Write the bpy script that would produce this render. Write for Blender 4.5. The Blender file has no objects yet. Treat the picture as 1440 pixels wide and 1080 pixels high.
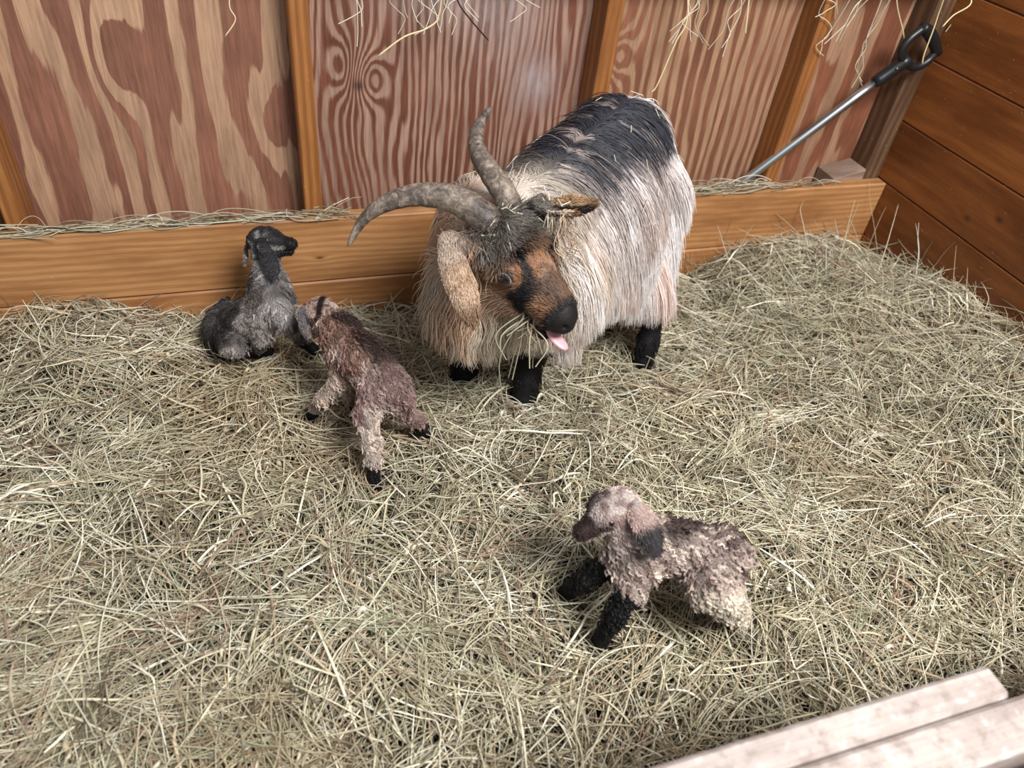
import bpy, math
import numpy as np
from mathutils import Vector, Matrix
rng = np.random.default_rng(7)

# ------------------------------------------------------------------ camera, daylight, exposure
SC = bpy.context.scene
COL = SC.collection
F_PX = 1067.044
CM = np.array([[0.94935282, 0.126537, -0.28760671], [-0.29765489, 0.65537748, -0.69417716], [0.10065187, 0.74462658, 0.65984881]])
CC = np.array([-0.099, -1.5374, 1.2327])
cam_d = bpy.data.cameras.new('camera')
cam_d.sensor_width = 36.0
cam_d.lens = 36.0 * F_PX / 1440.0
cam_d.clip_start = 0.05
cam_d.dof.use_dof = True
cam_d.dof.focus_distance = 1.45
cam_d.dof.aperture_fstop = 3.4
cam = bpy.data.objects.new('camera', cam_d)
COL.objects.link(cam)
_m = Matrix([list(CM[i]) + [float(CC[i])] for i in range(3)] + [[0, 0, 0, 1]])
cam.matrix_world = _m
SC.camera = cam

world = bpy.data.worlds.new('sky')
SC.world = world
world.use_nodes = True
bg = world.node_tree.nodes['Background']
bg.inputs['Color'].default_value = (0.86, 0.93, 1.0, 1)
bg.inputs['Strength'].default_value = 0.36


def area(name, loc, target, size, power, color):
    d = bpy.data.lights.new(name, 'AREA')
    d.shape = 'RECTANGLE'
    d.size, d.size_y = size
    d.energy = power
    d.color = color
    o = bpy.data.objects.new(name, d)
    COL.objects.link(o)
    o.location = loc
    o.rotation_euler = (Vector(target) - Vector(loc)).to_track_quat('-Z', 'Y').to_euler()
    return o


area('daylight_from_open_side', (0.9, -2.3, 2.9), (0.5, -0.4, 0.2), (1.2, 0.8), 138, (1.0, 0.98, 0.94))
SC.view_settings.view_transform = 'Standard'
SC.view_settings.look = 'None'
SC.view_settings.gamma = 1.0
SC.view_settings.use_curve_mapping = False
SC.view_settings.exposure = 0.22


# ------------------------------------------------------------------ small helpers
def at(u, v, t):
    """a point seen at pixel (u, v) of the 1440x1080 frame at distance t along the view axis"""
    d = CM @ np.array([(u - 720) / F_PX, -(v - 540) / F_PX, -1.0])
    return CC + d * t


def onz(u, v, z):
    d = CM @ np.array([(u - 720) / F_PX, -(v - 540) / F_PX, -1.0])
    return CC + d * (z - CC[2]) / d[2]


def ony(u, v, y):
    d = CM @ np.array([(u - 720) / F_PX, -(v - 540) / F_PX, -1.0])
    return CC + d * (y - CC[1]) / d[1]


def A(*v):
    return np.array(v, float)


def unit(v):
    v = np.asarray(v, float)
    return v / np.maximum(np.linalg.norm(v, axis=-1, keepdims=True), 1e-9)


def srgb(r, g, b):
    c = np.array([r, g, b]) / 255.0
    return np.where(c <= 0.04045, c / 12.92, ((c + 0.055) / 1.055) ** 2.4)


def tag(o, label=None, cat=None, group=None, kind=None):
    if label: o['label'] = label
    if cat: o['category'] = cat
    if group: o['group'] = group
    if kind: o['kind'] = kind
    return o


def root(name, loc, label, cat, group=None):
    o = bpy.data.objects.new(name, None)
    COL.objects.link(o)
    o.empty_display_size = 0.05
    o.location = loc
    return tag(o, label, cat, group)


def mesh_obj(name, verts, faces, mat, parent=None, smooth=True, col=None, mats=None, fmat=None):
    verts = np.array(verts, float)
    if parent is not None:
        p = parent
        while p is not None:
            verts = verts - np.array(p.location)
            p = p.parent
    me = bpy.data.meshes.new(name)
    if isinstance(faces, np.ndarray):
        nf, k = faces.shape
        me.vertices.add(len(verts))
        me.vertices.foreach_set('co', verts.ravel().astype(np.float32))
        me.loops.add(nf * k)
        me.loops.foreach_set('vertex_index', faces.ravel().astype(np.int32))
        me.polygons.add(nf)
        me.polygons.foreach_set('loop_start', np.arange(0, nf * k, k, dtype=np.int32))
        me.update(calc_edges=True)
    else:
        me.from_pydata([tuple(v) for v in verts], [], faces)
    me.polygons.foreach_set('use_smooth', np.full(len(me.polygons), smooth))
    me.materials.append(mat)
    if mats:
        for m in mats: me.materials.append(m)
        me.polygons.foreach_set('material_index', np.asarray(fmat, np.int32))
    if col is not None:
        a = me.color_attributes.new('col', 'FLOAT_COLOR', 'POINT')
        c = np.ones((len(verts), 4), np.float32)
        c[:, :3] = col
        a.data.foreach_set('color', c.ravel())
    me.validate()
    o = bpy.data.objects.new(name, me)
    COL.objects.link(o)
    o.parent = parent
    return o


def curves_obj(name, P, Rad, mat, col, parent=None):
    """P (n,k,3) strands, Rad (n,k), col (n,3) colour of each strand"""
    n, k, _ = P.shape
    P = P.astype(np.float64)
    if parent is not None:
        p = parent
        while p is not None:
            P = P - np.array(p.location)
            p = p.parent
    c = bpy.data.hair_curves.new(name)
    c.add_curves([k] * n)
    c.points.foreach_set('position', P.astype(np.float32).ravel())
    r = c.attributes.get('radius') or c.attributes.new('radius', 'FLOAT', 'POINT')
    r.data.foreach_set('value', Rad.astype(np.float32).ravel())
    a = c.attributes.new('col', 'FLOAT_COLOR', 'CURVE')
    cc = np.ones((n, 4), np.float32)
    cc[:, :3] = col
    a.data.foreach_set('color', cc.ravel())
    c.materials.append(mat)
    o = bpy.data.objects.new(name, c)
    COL.objects.link(o)
    o.parent = parent
    return o


class Box:
    def __init__(s):
        s.v, s.f = [], []

    def add(s, lo, hi, bev=0.003, fn=None):
        """chamfered box"""
        lo, hi = np.array(lo, float), np.array(hi, float)
        b = min(bev, float((hi - lo).min()) * 0.3)
        pts = []
        for sx in (0, 1):
            for sy in (0, 1):
                for sz in (0, 1):
                    c = np.where([sx, sy, sz], hi, lo)
                    i = np.where([sx, sy, sz], -b, b)
                    for ax in range(3):
                        q = c + i
                        q[ax] = c[ax]
                        pts.append(q)
        pts = np.array(pts)
        if fn is not None: pts = np.array([fn(p) for p in pts])
        n = len(s.v)
        I = lambda sx, sy, sz, ax: n + (sx * 4 + sy * 2 + sz) * 3 + ax
        F = []
        for k in (0, 1):
            q = [I(k, 0, 0, 0), I(k, 1, 0, 0), I(k, 1, 1, 0), I(k, 0, 1, 0)]
            F.append(q if k else q[::-1])
            q = [I(0, k, 0, 1), I(0, k, 1, 1), I(1, k, 1, 1), I(1, k, 0, 1)]
            F.append(q if k else q[::-1])
            q = [I(0, 0, k, 2), I(1, 0, k, 2), I(1, 1, k, 2), I(0, 1, k, 2)]
            F.append(q if k else q[::-1])
        for a in (0, 1):
            for b2 in (0, 1):
                F.append([I(0, a, b2, 1), I(1, a, b2, 1), I(1, a, b2, 2), I(0, a, b2, 2)])
                F.append([I(a, 0, b2, 0), I(a, 1, b2, 0), I(a, 1, b2, 2), I(a, 0, b2, 2)])
                F.append([I(a, b2, 0, 0), I(a, b2, 1, 0), I(a, b2, 1, 1), I(a, b2, 0, 1)])
        for sx in (0, 1):
            for sy in (0, 1):
                for sz in (0, 1):
                    F.append([I(sx, sy, sz, 0), I(sx, sy, sz, 1), I(sx, sy, sz, 2)])
        s.v += list(pts)
        s.f += F
        return s

    def build(s, name, mat, parent=None):
        o = mesh_obj(name, s.v, s.f, mat, parent, smooth=False)
        import bmesh
        bm = bmesh.new()
        bm.from_mesh(o.data)
        bmesh.ops.recalc_face_normals(bm, faces=bm.faces)
        bm.to_mesh(o.data)
        bm.free()
        return o


def catmull(pts, n):
    pts = np.array(pts, float)
    P = np.vstack([2 * pts[0] - pts[1], pts, 2 * pts[-1] - pts[-2]])
    t = np.linspace(0, len(pts) - 1 - 1e-6, n)
    i = t.astype(int)
    f = (t - i)[:, None]
    a, b, c, d = P[i], P[i + 1], P[i + 2], P[i + 3]
    return 0.5 * (2 * b + (c - a) * f + (2 * a - 5 * b + 4 * c - d) * f ** 2 + (3 * b - a - 3 * c + d) * f ** 3)


def sweep(pts, rad, seg=16, up=(0, 0, 1), flat=1.0, shape=None):
    """tube through pts with radii; returns verts, faces (closed ends)"""
    pts = np.array(pts, float)
    n = len(pts)
    T = unit(np.gradient(pts, axis=0))
    V, Fc = [], []
    u = unit(np.array(up, float))
    for i in range(n):
        s = unit(np.cross(T[i], u))
        w = np.cross(s, T[i])
        for j in range(seg):
            a = 2 * math.pi * j / seg
            k = shape(a, i / (n - 1)) if shape else 1.0
            V.append(pts[i] + (s * math.cos(a) * rad[i] + w * math.sin(a) * rad[i] * flat) * k)
    for i in range(n - 1):
        for j in range(seg):
            k = (j + 1) % seg
            Fc.append((i * seg + j, i * seg + k, (i + 1) * seg + k, (i + 1) * seg + j))
    V.append(pts[0]); V.append(pts[-1])
    a, b = len(V) - 2, len(V) - 1
    for j in range(seg):
        k = (j + 1) % seg
        Fc.append((a, k, j))
        Fc.append((b, (n - 1) * seg + j, (n - 1) * seg + k))
    return V, Fc


# ------------------------------------------------------------------ node materials
class NT:
    def __init__(s, name):
        s.mat = bpy.data.materials.new(name)
        s.mat.use_nodes = True
        s.t = s.mat.node_tree
        s.b = s.t.nodes['Principled BSDF']

    def n(s, typ, **kw):
        nd = s.t.nodes.new(typ)
        for k, v in kw.items(): setattr(nd, k, v)
        return nd

    def put(s, sock, v):
        if isinstance(v, bpy.types.NodeSocket): s.t.links.new(v, sock)
        elif isinstance(v, (tuple, list, np.ndarray)):
            v = [float(q) for q in v]
            if len(sock.default_value) == 4 and len(v) == 3: v.append(1.0)
            sock.default_value = v
        else: sock.default_value = v

    def m(s, op, *a, clamp=False):
        nd = s.n('ShaderNodeMath', operation=op, use_clamp=clamp)
        for i, v in enumerate(a): s.put(nd.inputs[i], v)
        return nd.outputs[0]

    def add(s, a, b): return s.m('ADD', a, b)
    def sub(s, a, b): return s.m('SUBTRACT', a, b)
    def mul(s, a, b): return s.m('MULTIPLY', a, b)

    def coords(s):
        c = s.n('ShaderNodeTexCoord').outputs['Object']
        x = s.n('ShaderNodeSeparateXYZ')
        s.t.links.new(c, x.inputs[0])
        return x.outputs[0], x.outputs[1], x.outputs[2]

    def vec(s, x, y, z):
        nd = s.n('ShaderNodeCombineXYZ')
        for i, v in enumerate((x, y, z)): s.put(nd.inputs[i], v)
        return nd.outputs[0]

    def noise(s, vec, scale=1.0, detail=2.0, rough=0.5, dist=0.0):
        nd = s.n('ShaderNodeTexNoise')
        s.put(nd.inputs['Vector'], vec)
        nd.inputs['Scale'].default_value = scale
        nd.inputs['Detail'].default_value = detail
        nd.inputs['Roughness'].default_value = rough
        nd.inputs['Distortion'].default_value = dist
        return nd.outputs['Fac']

    def ramp(s, fac, stops, interp='LINEAR'):
        nd = s.n('ShaderNodeValToRGB')
        nd.color_ramp.interpolation = interp
        s.put(nd.inputs[0], fac)
        els = nd.color_ramp.elements
        while len(els) < len(stops): els.new(0.5)
        for e, (p, c) in zip(els, stops):
            e.position = p
            e.color = (*[float(q) for q in (c if not np.isscalar(c) else (c, c, c))], 1)
        return nd.outputs[0]

    def mix(s, fac, a, b, blend='MIX'):
        nd = s.n('ShaderNodeMix', data_type='RGBA', blend_type=blend)
        s.put(nd.inputs[0], fac)
        s.put(nd.inputs[6], a)
        s.put(nd.inputs[7], b)
        return nd.outputs[2]

    def step(s, v, lo, hi):
        nd = s.n('ShaderNodeMapRange', interpolation_type='SMOOTHSTEP')
        s.put(nd.inputs[0], v)
        nd.inputs[1].default_value = lo
        nd.inputs[2].default_value = hi
        return nd.outputs[0]

    def blob(s, x, z, cx, cz, rx, rz):
        a = s.mul(s.sub(x, cx), 1 / rx)
        b = s.mul(s.sub(z, cz), 1 / rz)
        d = s.add(s.mul(a, a), s.mul(b, b))
        return s.m('POWER', 2.71828, s.mul(d, -1.0))

    def bump(s, h, strength=0.3, dist=0.002):
        nd = s.n('ShaderNodeBump')
        nd.inputs['Strength'].default_value = strength
        nd.inputs['Distance'].default_value = dist
        s.put(nd.inputs['Height'], h)
        s.t.links.new(nd.outputs[0], s.b.inputs['Normal'])

    def out(s, col, rough=0.6, spec=0.4, metal=0.0):
        s.put(s.b.inputs['Base Color'], col)
        s.put(s.b.inputs['Roughness'], rough)
        s.b.inputs['Specular IOR Level'].default_value = spec
        s.b.inputs['Metallic'].default_value = metal
        return s.mat


def plywood(name, light, dark, freq, wig, seed, knots=(), stains=(), slant=0.0, edge=0.10, bias=0.0, big=1.0, jagk=.22):
    """rotary cut veneer: contour bands of a slowly varying field, with eyes round the knots"""
    s = NT(name)
    x, y, z = s.coords()
    warp = s.noise(s.vec(s.mul(x, 5.0 * big), seed, s.mul(z, 1.0)), 1.0, 2.0, 0.5)
    warp2 = s.noise(s.vec(s.mul(x, 14.0), seed + 5.0, s.mul(z, 3.0)), 1.0, 3.0, 0.55)
    jag = s.noise(s.vec(s.mul(x, 90.0), seed + 9.0, s.mul(z, 6.0)), 1.0, 2.0, 0.6)
    h = s.add(s.mul(s.add(x, s.mul(z, slant)), freq), s.mul(warp, wig))
    h = s.add(h, s.mul(warp2, wig * 0.28))
    h = s.add(h, s.mul(jag, jagk))
    for (cx, cz, rx, rz, k) in knots:
        h = s.add(h, s.mul(s.blob(x, z, cx, cz, rx, rz), k))
    w = s.m('SINE', s.mul(h, 6.2832))
    wide = s.noise(s.vec(s.mul(x, 11.0), seed + 21.0, s.mul(z, 1.3)), 1.0, 3.0)
    w = s.add(w, s.add(s.mul(s.sub(wide, 0.5), 2.6), bias))
    band = s.step(w, -edge * 3, edge * 3)
    fine = s.noise(s.vec(s.mul(x, 160.0), seed, s.mul(z, 9.0)), 1.0, 4.0, 0.7)
    fade = s.noise(s.vec(x, seed, z), 5.0, 3.0)
    lt = s.mix(s.step(fade, 0.35, 0.7), light, np.array(light) * 0.80)
    dk = s.mix(s.step(fade, 0.3, 0.7), dark, np.array(dark) * 1.45)
    c = s.mix(band, lt, dk)
    g = s.ramp(fine, [(0.25, 0.52), (0.75, 1.36)])
    c = s.mix(0.8, c, g, 'MULTIPLY')
    for (cx, cz, rx, rz, k, colr) in stains:
        b = s.mul(s.blob(x, z, cx, cz, rx, rz), k)
        b = s.mul(b, s.ramp(s.noise(s.vec(s.mul(x, 50.0), 3.0, s.mul(z, 14.0)), 1.0, 4.0, 0.7), [(0.3, 0.25), (0.7, 1.0)]))
        c = s.mix(b, c, colr)
    s.bump(s.add(s.mul(band, 0.5), fine), 0.35, 0.0015)
    return s.out(c, s.ramp(fine, [(0.2, 0.42), (0.8, 0.66)]), 0.35)


def board(name, light, dark, axis='x', freq=34.0, seed=0.0, knots=(), rough=0.5, grime=None, sat_var=0.25, line=0.75, mottle=0.0):
    """sawn softwood board: fine growth lines along the axis"""
    s = NT(name)
    x, y, z = s.coords()
    L, C, D = {'x': (x, z, y), 'y': (y, z, x), 'z': (z, x, y)}[axis]
    isl = s.n('ShaderNodeNewGeometry').outputs['Random Per Island']
    off = s.mul(isl, 13.0)
    w = s.noise(s.vec(s.add(s.mul(L, 1.3), off), s.mul(C, 6.0), s.mul(D, 6.0)), 1.0, 2.0)
    w2 = s.noise(s.vec(s.add(s.mul(L, 6.0), off), s.mul(C, 20.0), seed), 1.0, 2.0)
    h = s.add(s.mul(s.add(C, s.mul(D, 0.6)), freq), s.add(s.mul(w, 3.6), s.mul(w2, 0.5)))
    for (cl, cc, rl, rc, k) in knots:
        h = s.add(h, s.mul(s.blob(L, C, cl, cc, rl, rc), k))
    ln = s.m('SINE', s.mul(h, 6.2832))
    ln = s.step(ln, -0.9, 1.0)
    fine = s.noise(s.vec(s.add(s.mul(L, 9.0), off), s.mul(C, 330.0), s.mul(D, 330.0)), 1.0, 3.0, 0.7)
    big = s.noise(s.vec(s.add(s.mul(L, 2.5), off), s.mul(C, 9.0), s.mul(D, 9.0)), 1.0, 4.0, 0.6)
    c = s.mix(s.mul(ln, line), light, dark)
    c = s.mix(s.step(big, 0.35, 0.75), c, np.array(dark) * 0.9)
    c = s.mix(0.75, c, s.ramp(fine, [(0.25, 0.72), (0.75, 1.22)]), 'MULTIPLY')
    t = s.add(1.0 - sat_var / 2, s.mul(isl, sat_var))
    c = s.mix(1.0, c, s.vec(t, t, t), 'MULTIPLY')
    for (cl, cc, rl, rc, k) in knots:
        b = s.blob(L, C, cl, cc, rl * 0.32, rc * 0.32)
        c = s.mix(s.mul(b, 0.85), c, srgb(60, 34, 24))
    if mottle:
        mo = s.noise(s.vec(x, y, z), 46.0, 5.0, 0.65)
        c = s.mix(s.mul(s.step(mo, 0.5, 0.68), mottle * .7), c, srgb(128, 112, 106))
        c = s.mix(s.mul(s.step(mo, 0.46, 0.3), mottle * .7), c, srgb(226, 220, 220))
    if grime is not None:
        zt, zh, gc, k = grime
        g = s.mul(s.step(s.add(z, s.mul(s.noise(s.vec(x, y, z), 18.0, 4.0), zh)), zt, zt + zh), k)
        c = s.mix(g, c, gc)
    sp = s.noise(s.vec(x, y, z), 160.0, 2.0, 0.5)
    c = s.mix(s.step(sp, 0.74, 0.79), c, srgb(205, 190, 168))
    s.bump(s.add(fine, s.mul(ln, 0.4)), 0.3, 0.0012)
    return s.out(c, rough, 0.4)


PLY_L = plywood('plywood_left', srgb(182, 145, 118), srgb(124, 84, 68), 12.5, 3.4, 2.3, slant=-0.02,
                knots=[(-0.33, 0.66, 0.05, 0.10, 1.1), (-0.05, 0.52, 0.04, 0.09, 0.9)], bias=0.15, edge=0.05)
PLY_M = plywood('plywood_middle', srgb(164, 132, 116), srgb(102, 62, 48), 56.0, 8.0, 11.7,
                knots=[(0.165, 0.615, 0.035, 0.05, 3.2), (0.105, 0.64, 0.028, 0.06, -2.6), (0.14, 0.50, 0.05, 0.16, 2.4)],
                stains=[(0.545, 0.60, 0.045, 0.06, 0.62, srgb(182, 174, 178)), (0.33, 0.80, 0.12, 0.06, 0.6, srgb(186, 176, 176)),
                        (0.46, 0.78, 0.08, 0.12, 0.45, srgb(186, 176, 176)), (0.138, 0.60, 0.012, 0.012, 1.4, srgb(60, 35, 32))], edge=0.26, jagk=.55)
PLY_R = plywood('plywood_right', srgb(172, 136, 108), srgb(116, 76, 58), 34.0, 4.0, 31.0,
                knots=[(0.735, 0.66, 0.04, 0.05, 3.0)], stains=[(0.715, 0.655, 0.012, 0.018, 2.0, srgb(84, 34, 30))], edge=0.18, jagk=.4)
PLY_E = plywood('plywood_end', srgb(168, 130, 104), srgb(122, 76, 56), 14.0, 4.0, 47.0, edge=0.10)
STUD = board('stud_wood', srgb(176, 118, 66), srgb(134, 82, 42), 'z', 60.0, 1.0)
POST = board('old_post_wood', srgb(128, 98, 74), srgb(82, 58, 42), 'z', 50.0, 4.0)
RAIL = board('kickboard_wood', srgb(200, 148, 98), srgb(156, 104, 62), 'x', 58.0, 2.0, line=.55,
             knots=[(-0.36, 0.145, 0.035, 0.025, 1.6), (-0.12, 0.29, 0.02, 0.012, 0.6), (0.02, 0.25, 0.03, 0.012, 0.6)],
             grime=(0.352, 0.03, srgb(92, 66, 46), 0.6))
PLANK = board('side_plank_wood', srgb(150, 90, 44), srgb(106, 58, 26), 'y', 24.0, 7.0,
              knots=[(-0.36, 0.44, 0.03, 0.02, .7), (-0.28, 0.40, 0.03, 0.02, .7)], rough=0.45, line=0.35)
GATE = board('bleached_board_wood', srgb(206, 194, 188), srgb(152, 134, 128), 'x', 30.0, 3.0, rough=0.7, line=.25, mottle=.8)
DIRT = NT('dirt')
_x, _y, _z = DIRT.coords()
DIRT.out(DIRT.ramp(DIRT.noise(DIRT.vec(_x, _y, _z), 20, 5), [(0.3, srgb(44, 36, 28)), (0.7, srgb(82, 68, 50))]), 0.95, 0.1)
DIRT = DIRT.mat

# ------------------------------------------------------------------ the stall
XC = 1.5895
RT = 0.35
Box().add((-1.6, -1.9, -0.05), (XC + 0.1, 0.2, 0.0), 0.001).build('floor', DIRT)
bpy.data.objects['floor']['kind'] = 'structure'
studs = [-0.588, 0.0, 0.657, 1.205]
edges = [-1.3] + [x + 0.019 for x in studs[:]] + [XC + 0.02]
for i, (a, b, m) in enumerate([(-1.3, -0.569, PLY_E), (-0.569, 0.019, PLY_L), (0.019, 0.676, PLY_M), (0.676, 1.224, PLY_R), (1.224, XC + 0.02, PLY_E)]):
    nm = 'wall_back' if i == 0 else 'wall_back.%03d' % i
    o = Box().add((a, 0.115, 0.0), (b, 0.127, 1.3), 0.0006).build(nm, m)
    o['kind'] = 'structure'
for i, x in enumerate(studs):
    o = Box().add((x, 0.038, 0.0), (x + 0.038, 0.1149, 1.3), 0.003).build('trim_%d' % (i + 1), STUD)
    o['kind'] = 'structure'
o = Box().add((1.535, 0.04, 0.0), (XC - 0.001, 0.1149, 1.3), 0.004).build('trim_5', POST)
o['kind'] = 'structure'


def wedge(p):
    q = np.array(p, float)
    if q[0] < 1.48: q[2] = 0.355 if q[2] > 0.33 else q[2]
    return q


o = Box().add((1.43, 0.035, 0.30), (1.533, 0.112, 0.378), 0.004, wedge).build('trim_6', board('grey_block_wood', srgb(168, 148, 134), srgb(130, 108, 94), 'x', 30.0, 6.0))
o['kind'] = 'structure'
Box().add((-1.3, 0.0, 0.1860), (XC - 0.001, 0.0375, RT), 0.0035).add((-1.3, 0.0, 0.012), (XC - 0.001, 0.0375, 0.1835), 0.0035).build('baseboard_back', RAIL)['kind'] = 'structure'
o = Box().add((-0.8, 0.017, 0.87), (XC - 0.002, 0.0379, 0.90), 0.003).build('trim_7', STUD)
o['kind'] = 'structure'
b = Box()
zs = [0.0, 0.025, 0.187, 0.349, 0.512, 0.675, 0.838, 1.0, 1.162, 1.324]
for i in range(len(zs) - 1):
    b.add((XC, -1.9, zs[i] + 0.0012), (XC + 0.03, 0.127, zs[i + 1] - 0.0012), 0.0025)
b.build('wall_right', PLANK)['kind'] = 'structure'

# bleached partition boards under the camera
g0 = root('wooden_partition', (0.3, -1.34, 0.0), 'bleached greyish pink partition boards, blurred in the near corner of the stall', 'partition')
gz = 0.48
Box().add((-1.3, -1.345, 0.0), (0.625, -1.308, gz), 0.005).build('board', GATE, g0)
Box().add((-1.3, -1.398, 0.0), (1.10, -1.347, gz), 0.005).build('board', GATE, g0)
Box().add((0.40, -1.455, 0.0), (1.30, -1.412, gz - 0.02), 0.005).build('board', GATE, g0)
for w in g0.children: pass

# ------------------------------------------------------------------ tool leaning in the corner
ALU = NT('brushed_aluminium').out(srgb(190, 196, 200), 0.32, 0.5, 1.0)
BLK = NT('black_plastic').out(srgb(28, 29, 32), 0.38, 0.5)
RIVET = NT('rivet_steel').out(srgb(210, 210, 210), 0.3, 0.5, 1.0)
p0 = ony(1028, 268, 0.055)
p1 = ony(1236, 112, 0.008)
ax = unit(p1 - p0)
pb = p0 - ax * ((p0[2] - 0.02) / ax[2] * 1.0)
pb[1] = min(pb[1], 0.1)
t0 = root('long_handled_tool', pb, 'long silver shaft with a black D-shaped grip leaning in the right corner', 'tool')
n = 12
V, Fc = sweep([pb + (p1 - pb) * i / (n - 1) for i in range(n)], [0.0115] * n, 20, up=(0, 1, 0.2))
mesh_obj('shaft', V, Fc, ALU, t0)
top = ony(1300, 68, -0.004)
a2 = unit(top - p1)
side = unit(np.cross(a2, CM[:, 2]))
ph = ony(1273, 86, -0.004)
V, Fc = sweep([p1 - a2 * 0.012, p1, p1 + a2 * 0.012, ph - a2 * 0.006, ph + a2 * 0.008], [0.0145, 0.0165, 0.0165, 0.0155, 0.019], 20, up=CM[:, 2])
gr = mesh_obj('grip', V, Fc, BLK, t0)
loop = [(1268, 90), (1272, 62), (1297, 38), (1306, 39), (1311, 52), (1318, 75), (1308, 82), (1290, 90), (1272, 91)]
lp = np.array([ony(u, v, -0.004) for u, v in loop])
# two cheeks and the cross bar
c1 = catmull([ony(1271, 90, -0.004), ony(1268, 72, -0.004), ony(1279, 55, -0.004), ony(1298, 40, -0.004)], 16)
c2 = catmull([ony(1272, 90, -0.004), ony(1288, 94, -0.004), ony(1304, 86, -0.004), ony(1316, 73, -0.004)], 16)
bar = catmull([ony(1297, 38, -0.004), ony(1305, 44, -0.004), ony(1313, 58, -0.004), ony(1318, 75, -0.004)], 12)
for c_, r_ in ((c1, 0.0105), (c2, 0.0105), (bar, 0.0150)):
    rr = np.full(len(c_), r_)
    if r_ > 0.012: rr = r_ * (0.8 + 0.2 * np.sin(np.linspace(0, math.pi, len(c_))))
    V, Fc = sweep(c_, rr, 14, up=CM[:, 2])
    mesh_obj('grip_frame' if r_ < 0.012 else 'grip_bar', V, Fc, BLK, t0)
rv = ony(1257, 100, -0.004) + CM[:, 2] * 0.015
V, Fc = sweep([rv, rv + CM[:, 2] * 0.003], [0.003, 0.002], 10, up=CM[:, 0])
mesh_obj('rivet', V, Fc, RIVET, t0)


# ------------------------------------------------------------------ implicit bodies
def cone(a, b, ra, rb):
    a, b = A(*a), A(*b)
    d = b - a
    L2 = float(d @ d) + 1e-12

    def f(P):
        t = np.clip(((P - a) @ d) / L2, 0, 1)
        return np.linalg.norm(P - a - t[..., None] * d, axis=-1) - (ra + (rb - ra) * t)
    lo = np.minimum(a - ra, b - rb)
    hi = np.maximum(a + ra, b + rb)
    return f, lo, hi


def ell(c, r, ax=None):
    c, r = A(*c), A(*r)
    ax = np.eye(3) if ax is None else np.array(ax, float)   # rows = axes

    def f(P):
        q = (P - c) @ ax.T
        k0 = np.linalg.norm(q / r, axis=-1)
        k1 = np.linalg.norm(q / (r * r), axis=-1)
        return k0 * (k0 - 1.0) / np.maximum(k1, 1e-6)
    m = np.abs(ax.T) @ r
    return f, c - m, c + m


def leaf(pts, W, th, nrm, cup=0.0, prof=None):
    """ear: a thin cupped leaf along a bent midrib"""
    c = catmull(pts, 15)
    T = unit(np.gradient(c, axis=0))
    n_ = unit(np.asarray(nrm, float) - T * (T @ np.asarray(nrm, float))[:, None])
    S = np.cross(n_, T)
    t = np.linspace(0, 1, 15)
    w = W * (np.interp(t, [0, .12, .35, .65, .85, 1.], prof or [.45, .62, .92, 1., .72, .12]))
    lo = c.min(0) - W - th
    hi = c.max(0) + W + th

    def f(P):
        sh_ = P.shape[:-1]
        Q = P.reshape(-1, 3)
        out = np.full(len(Q), 1.0)
        near = ((Q > lo - .02) & (Q < hi + .02)).all(1)
        out[~near] = .03 + np.linalg.norm(Q[~near] - c[7], axis=1) * .5
        q = Q[near]
        if len(q):
            best = np.full(len(q), 9.0)
            for i in range(14):
                a, b_ = c[i], c[i + 1]
                d = b_ - a
                u = np.clip(((q - a) @ d) / (d @ d), 0, 1)
                r = q - a - u[:, None] * d
                x = r @ S[i]
                z = r @ n_[i] - cup * x * x / W
                y = r @ T[i]
                ww = w[i] + (w[i + 1] - w[i]) * u
                e = np.sqrt(np.maximum(np.abs(x) - ww, 0) ** 2 + z * z + y * y) - th
                best = np.minimum(best, e)
            out[near] = best
        return out.reshape(sh_)
    return f, lo, hi


class Body:
    def __init__(s):
        s.p = []

    def add(s, prim, k=0.02, sub=False):
        s.p.append((prim, k, sub))
        return s

    def ev(s, P, full=True):
        d = np.full(P.shape[:-1], 9.0)
        for (f, lo, hi), k, sub in s.p:
            e = f(P)
            if sub:
                h = np.clip(0.5 - 0.5 * (d + e) / k, 0, 1)
                d = d + (-e - d) * h + k * h * (1 - h)
            else:
                h = np.clip(0.5 + 0.5 * (d - e) / k, 0, 1)
                d = d + (e - d) * h - k * h * (1 - h)
        return d

    def grad(s, P):
        e = 0.003
        g = np.stack([s.ev(P + A(*o)) - s.ev(P - A(*o)) for o in ((e, 0, 0), (0, e, 0), (0, 0, e))], -1)
        return unit(g)

    def bounds(s):
        lo = np.min([p[0][1] for p in s.p if not p[2]], 0) - 0.02
        hi = np.max([p[0][2] for p in s.p if not p[2]], 0) + 0.02
        return lo, hi

    def mesh(s, res):
        lo, hi = s.bounds()
        n = np.ceil((hi - lo) / res).astype(int) + 1
        xs = [lo[i] + np.arange(n[i]) * res for i in range(3)]
        f = np.empty(n, np.float32)
        yy, zz = np.meshgrid(xs[1], xs[2], indexing='ij')
        for i0 in range(0, n[0], 16):
            xx = xs[0][i0:i0 + 16]
            P = np.empty((len(xx), n[1], n[2], 3))
            P[..., 0] = xx[:, None, None]
            P[..., 1] = yy
            P[..., 2] = zz
            f[i0:i0 + 16] = s.ev(P)
        return nets(f, lo, res)


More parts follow.
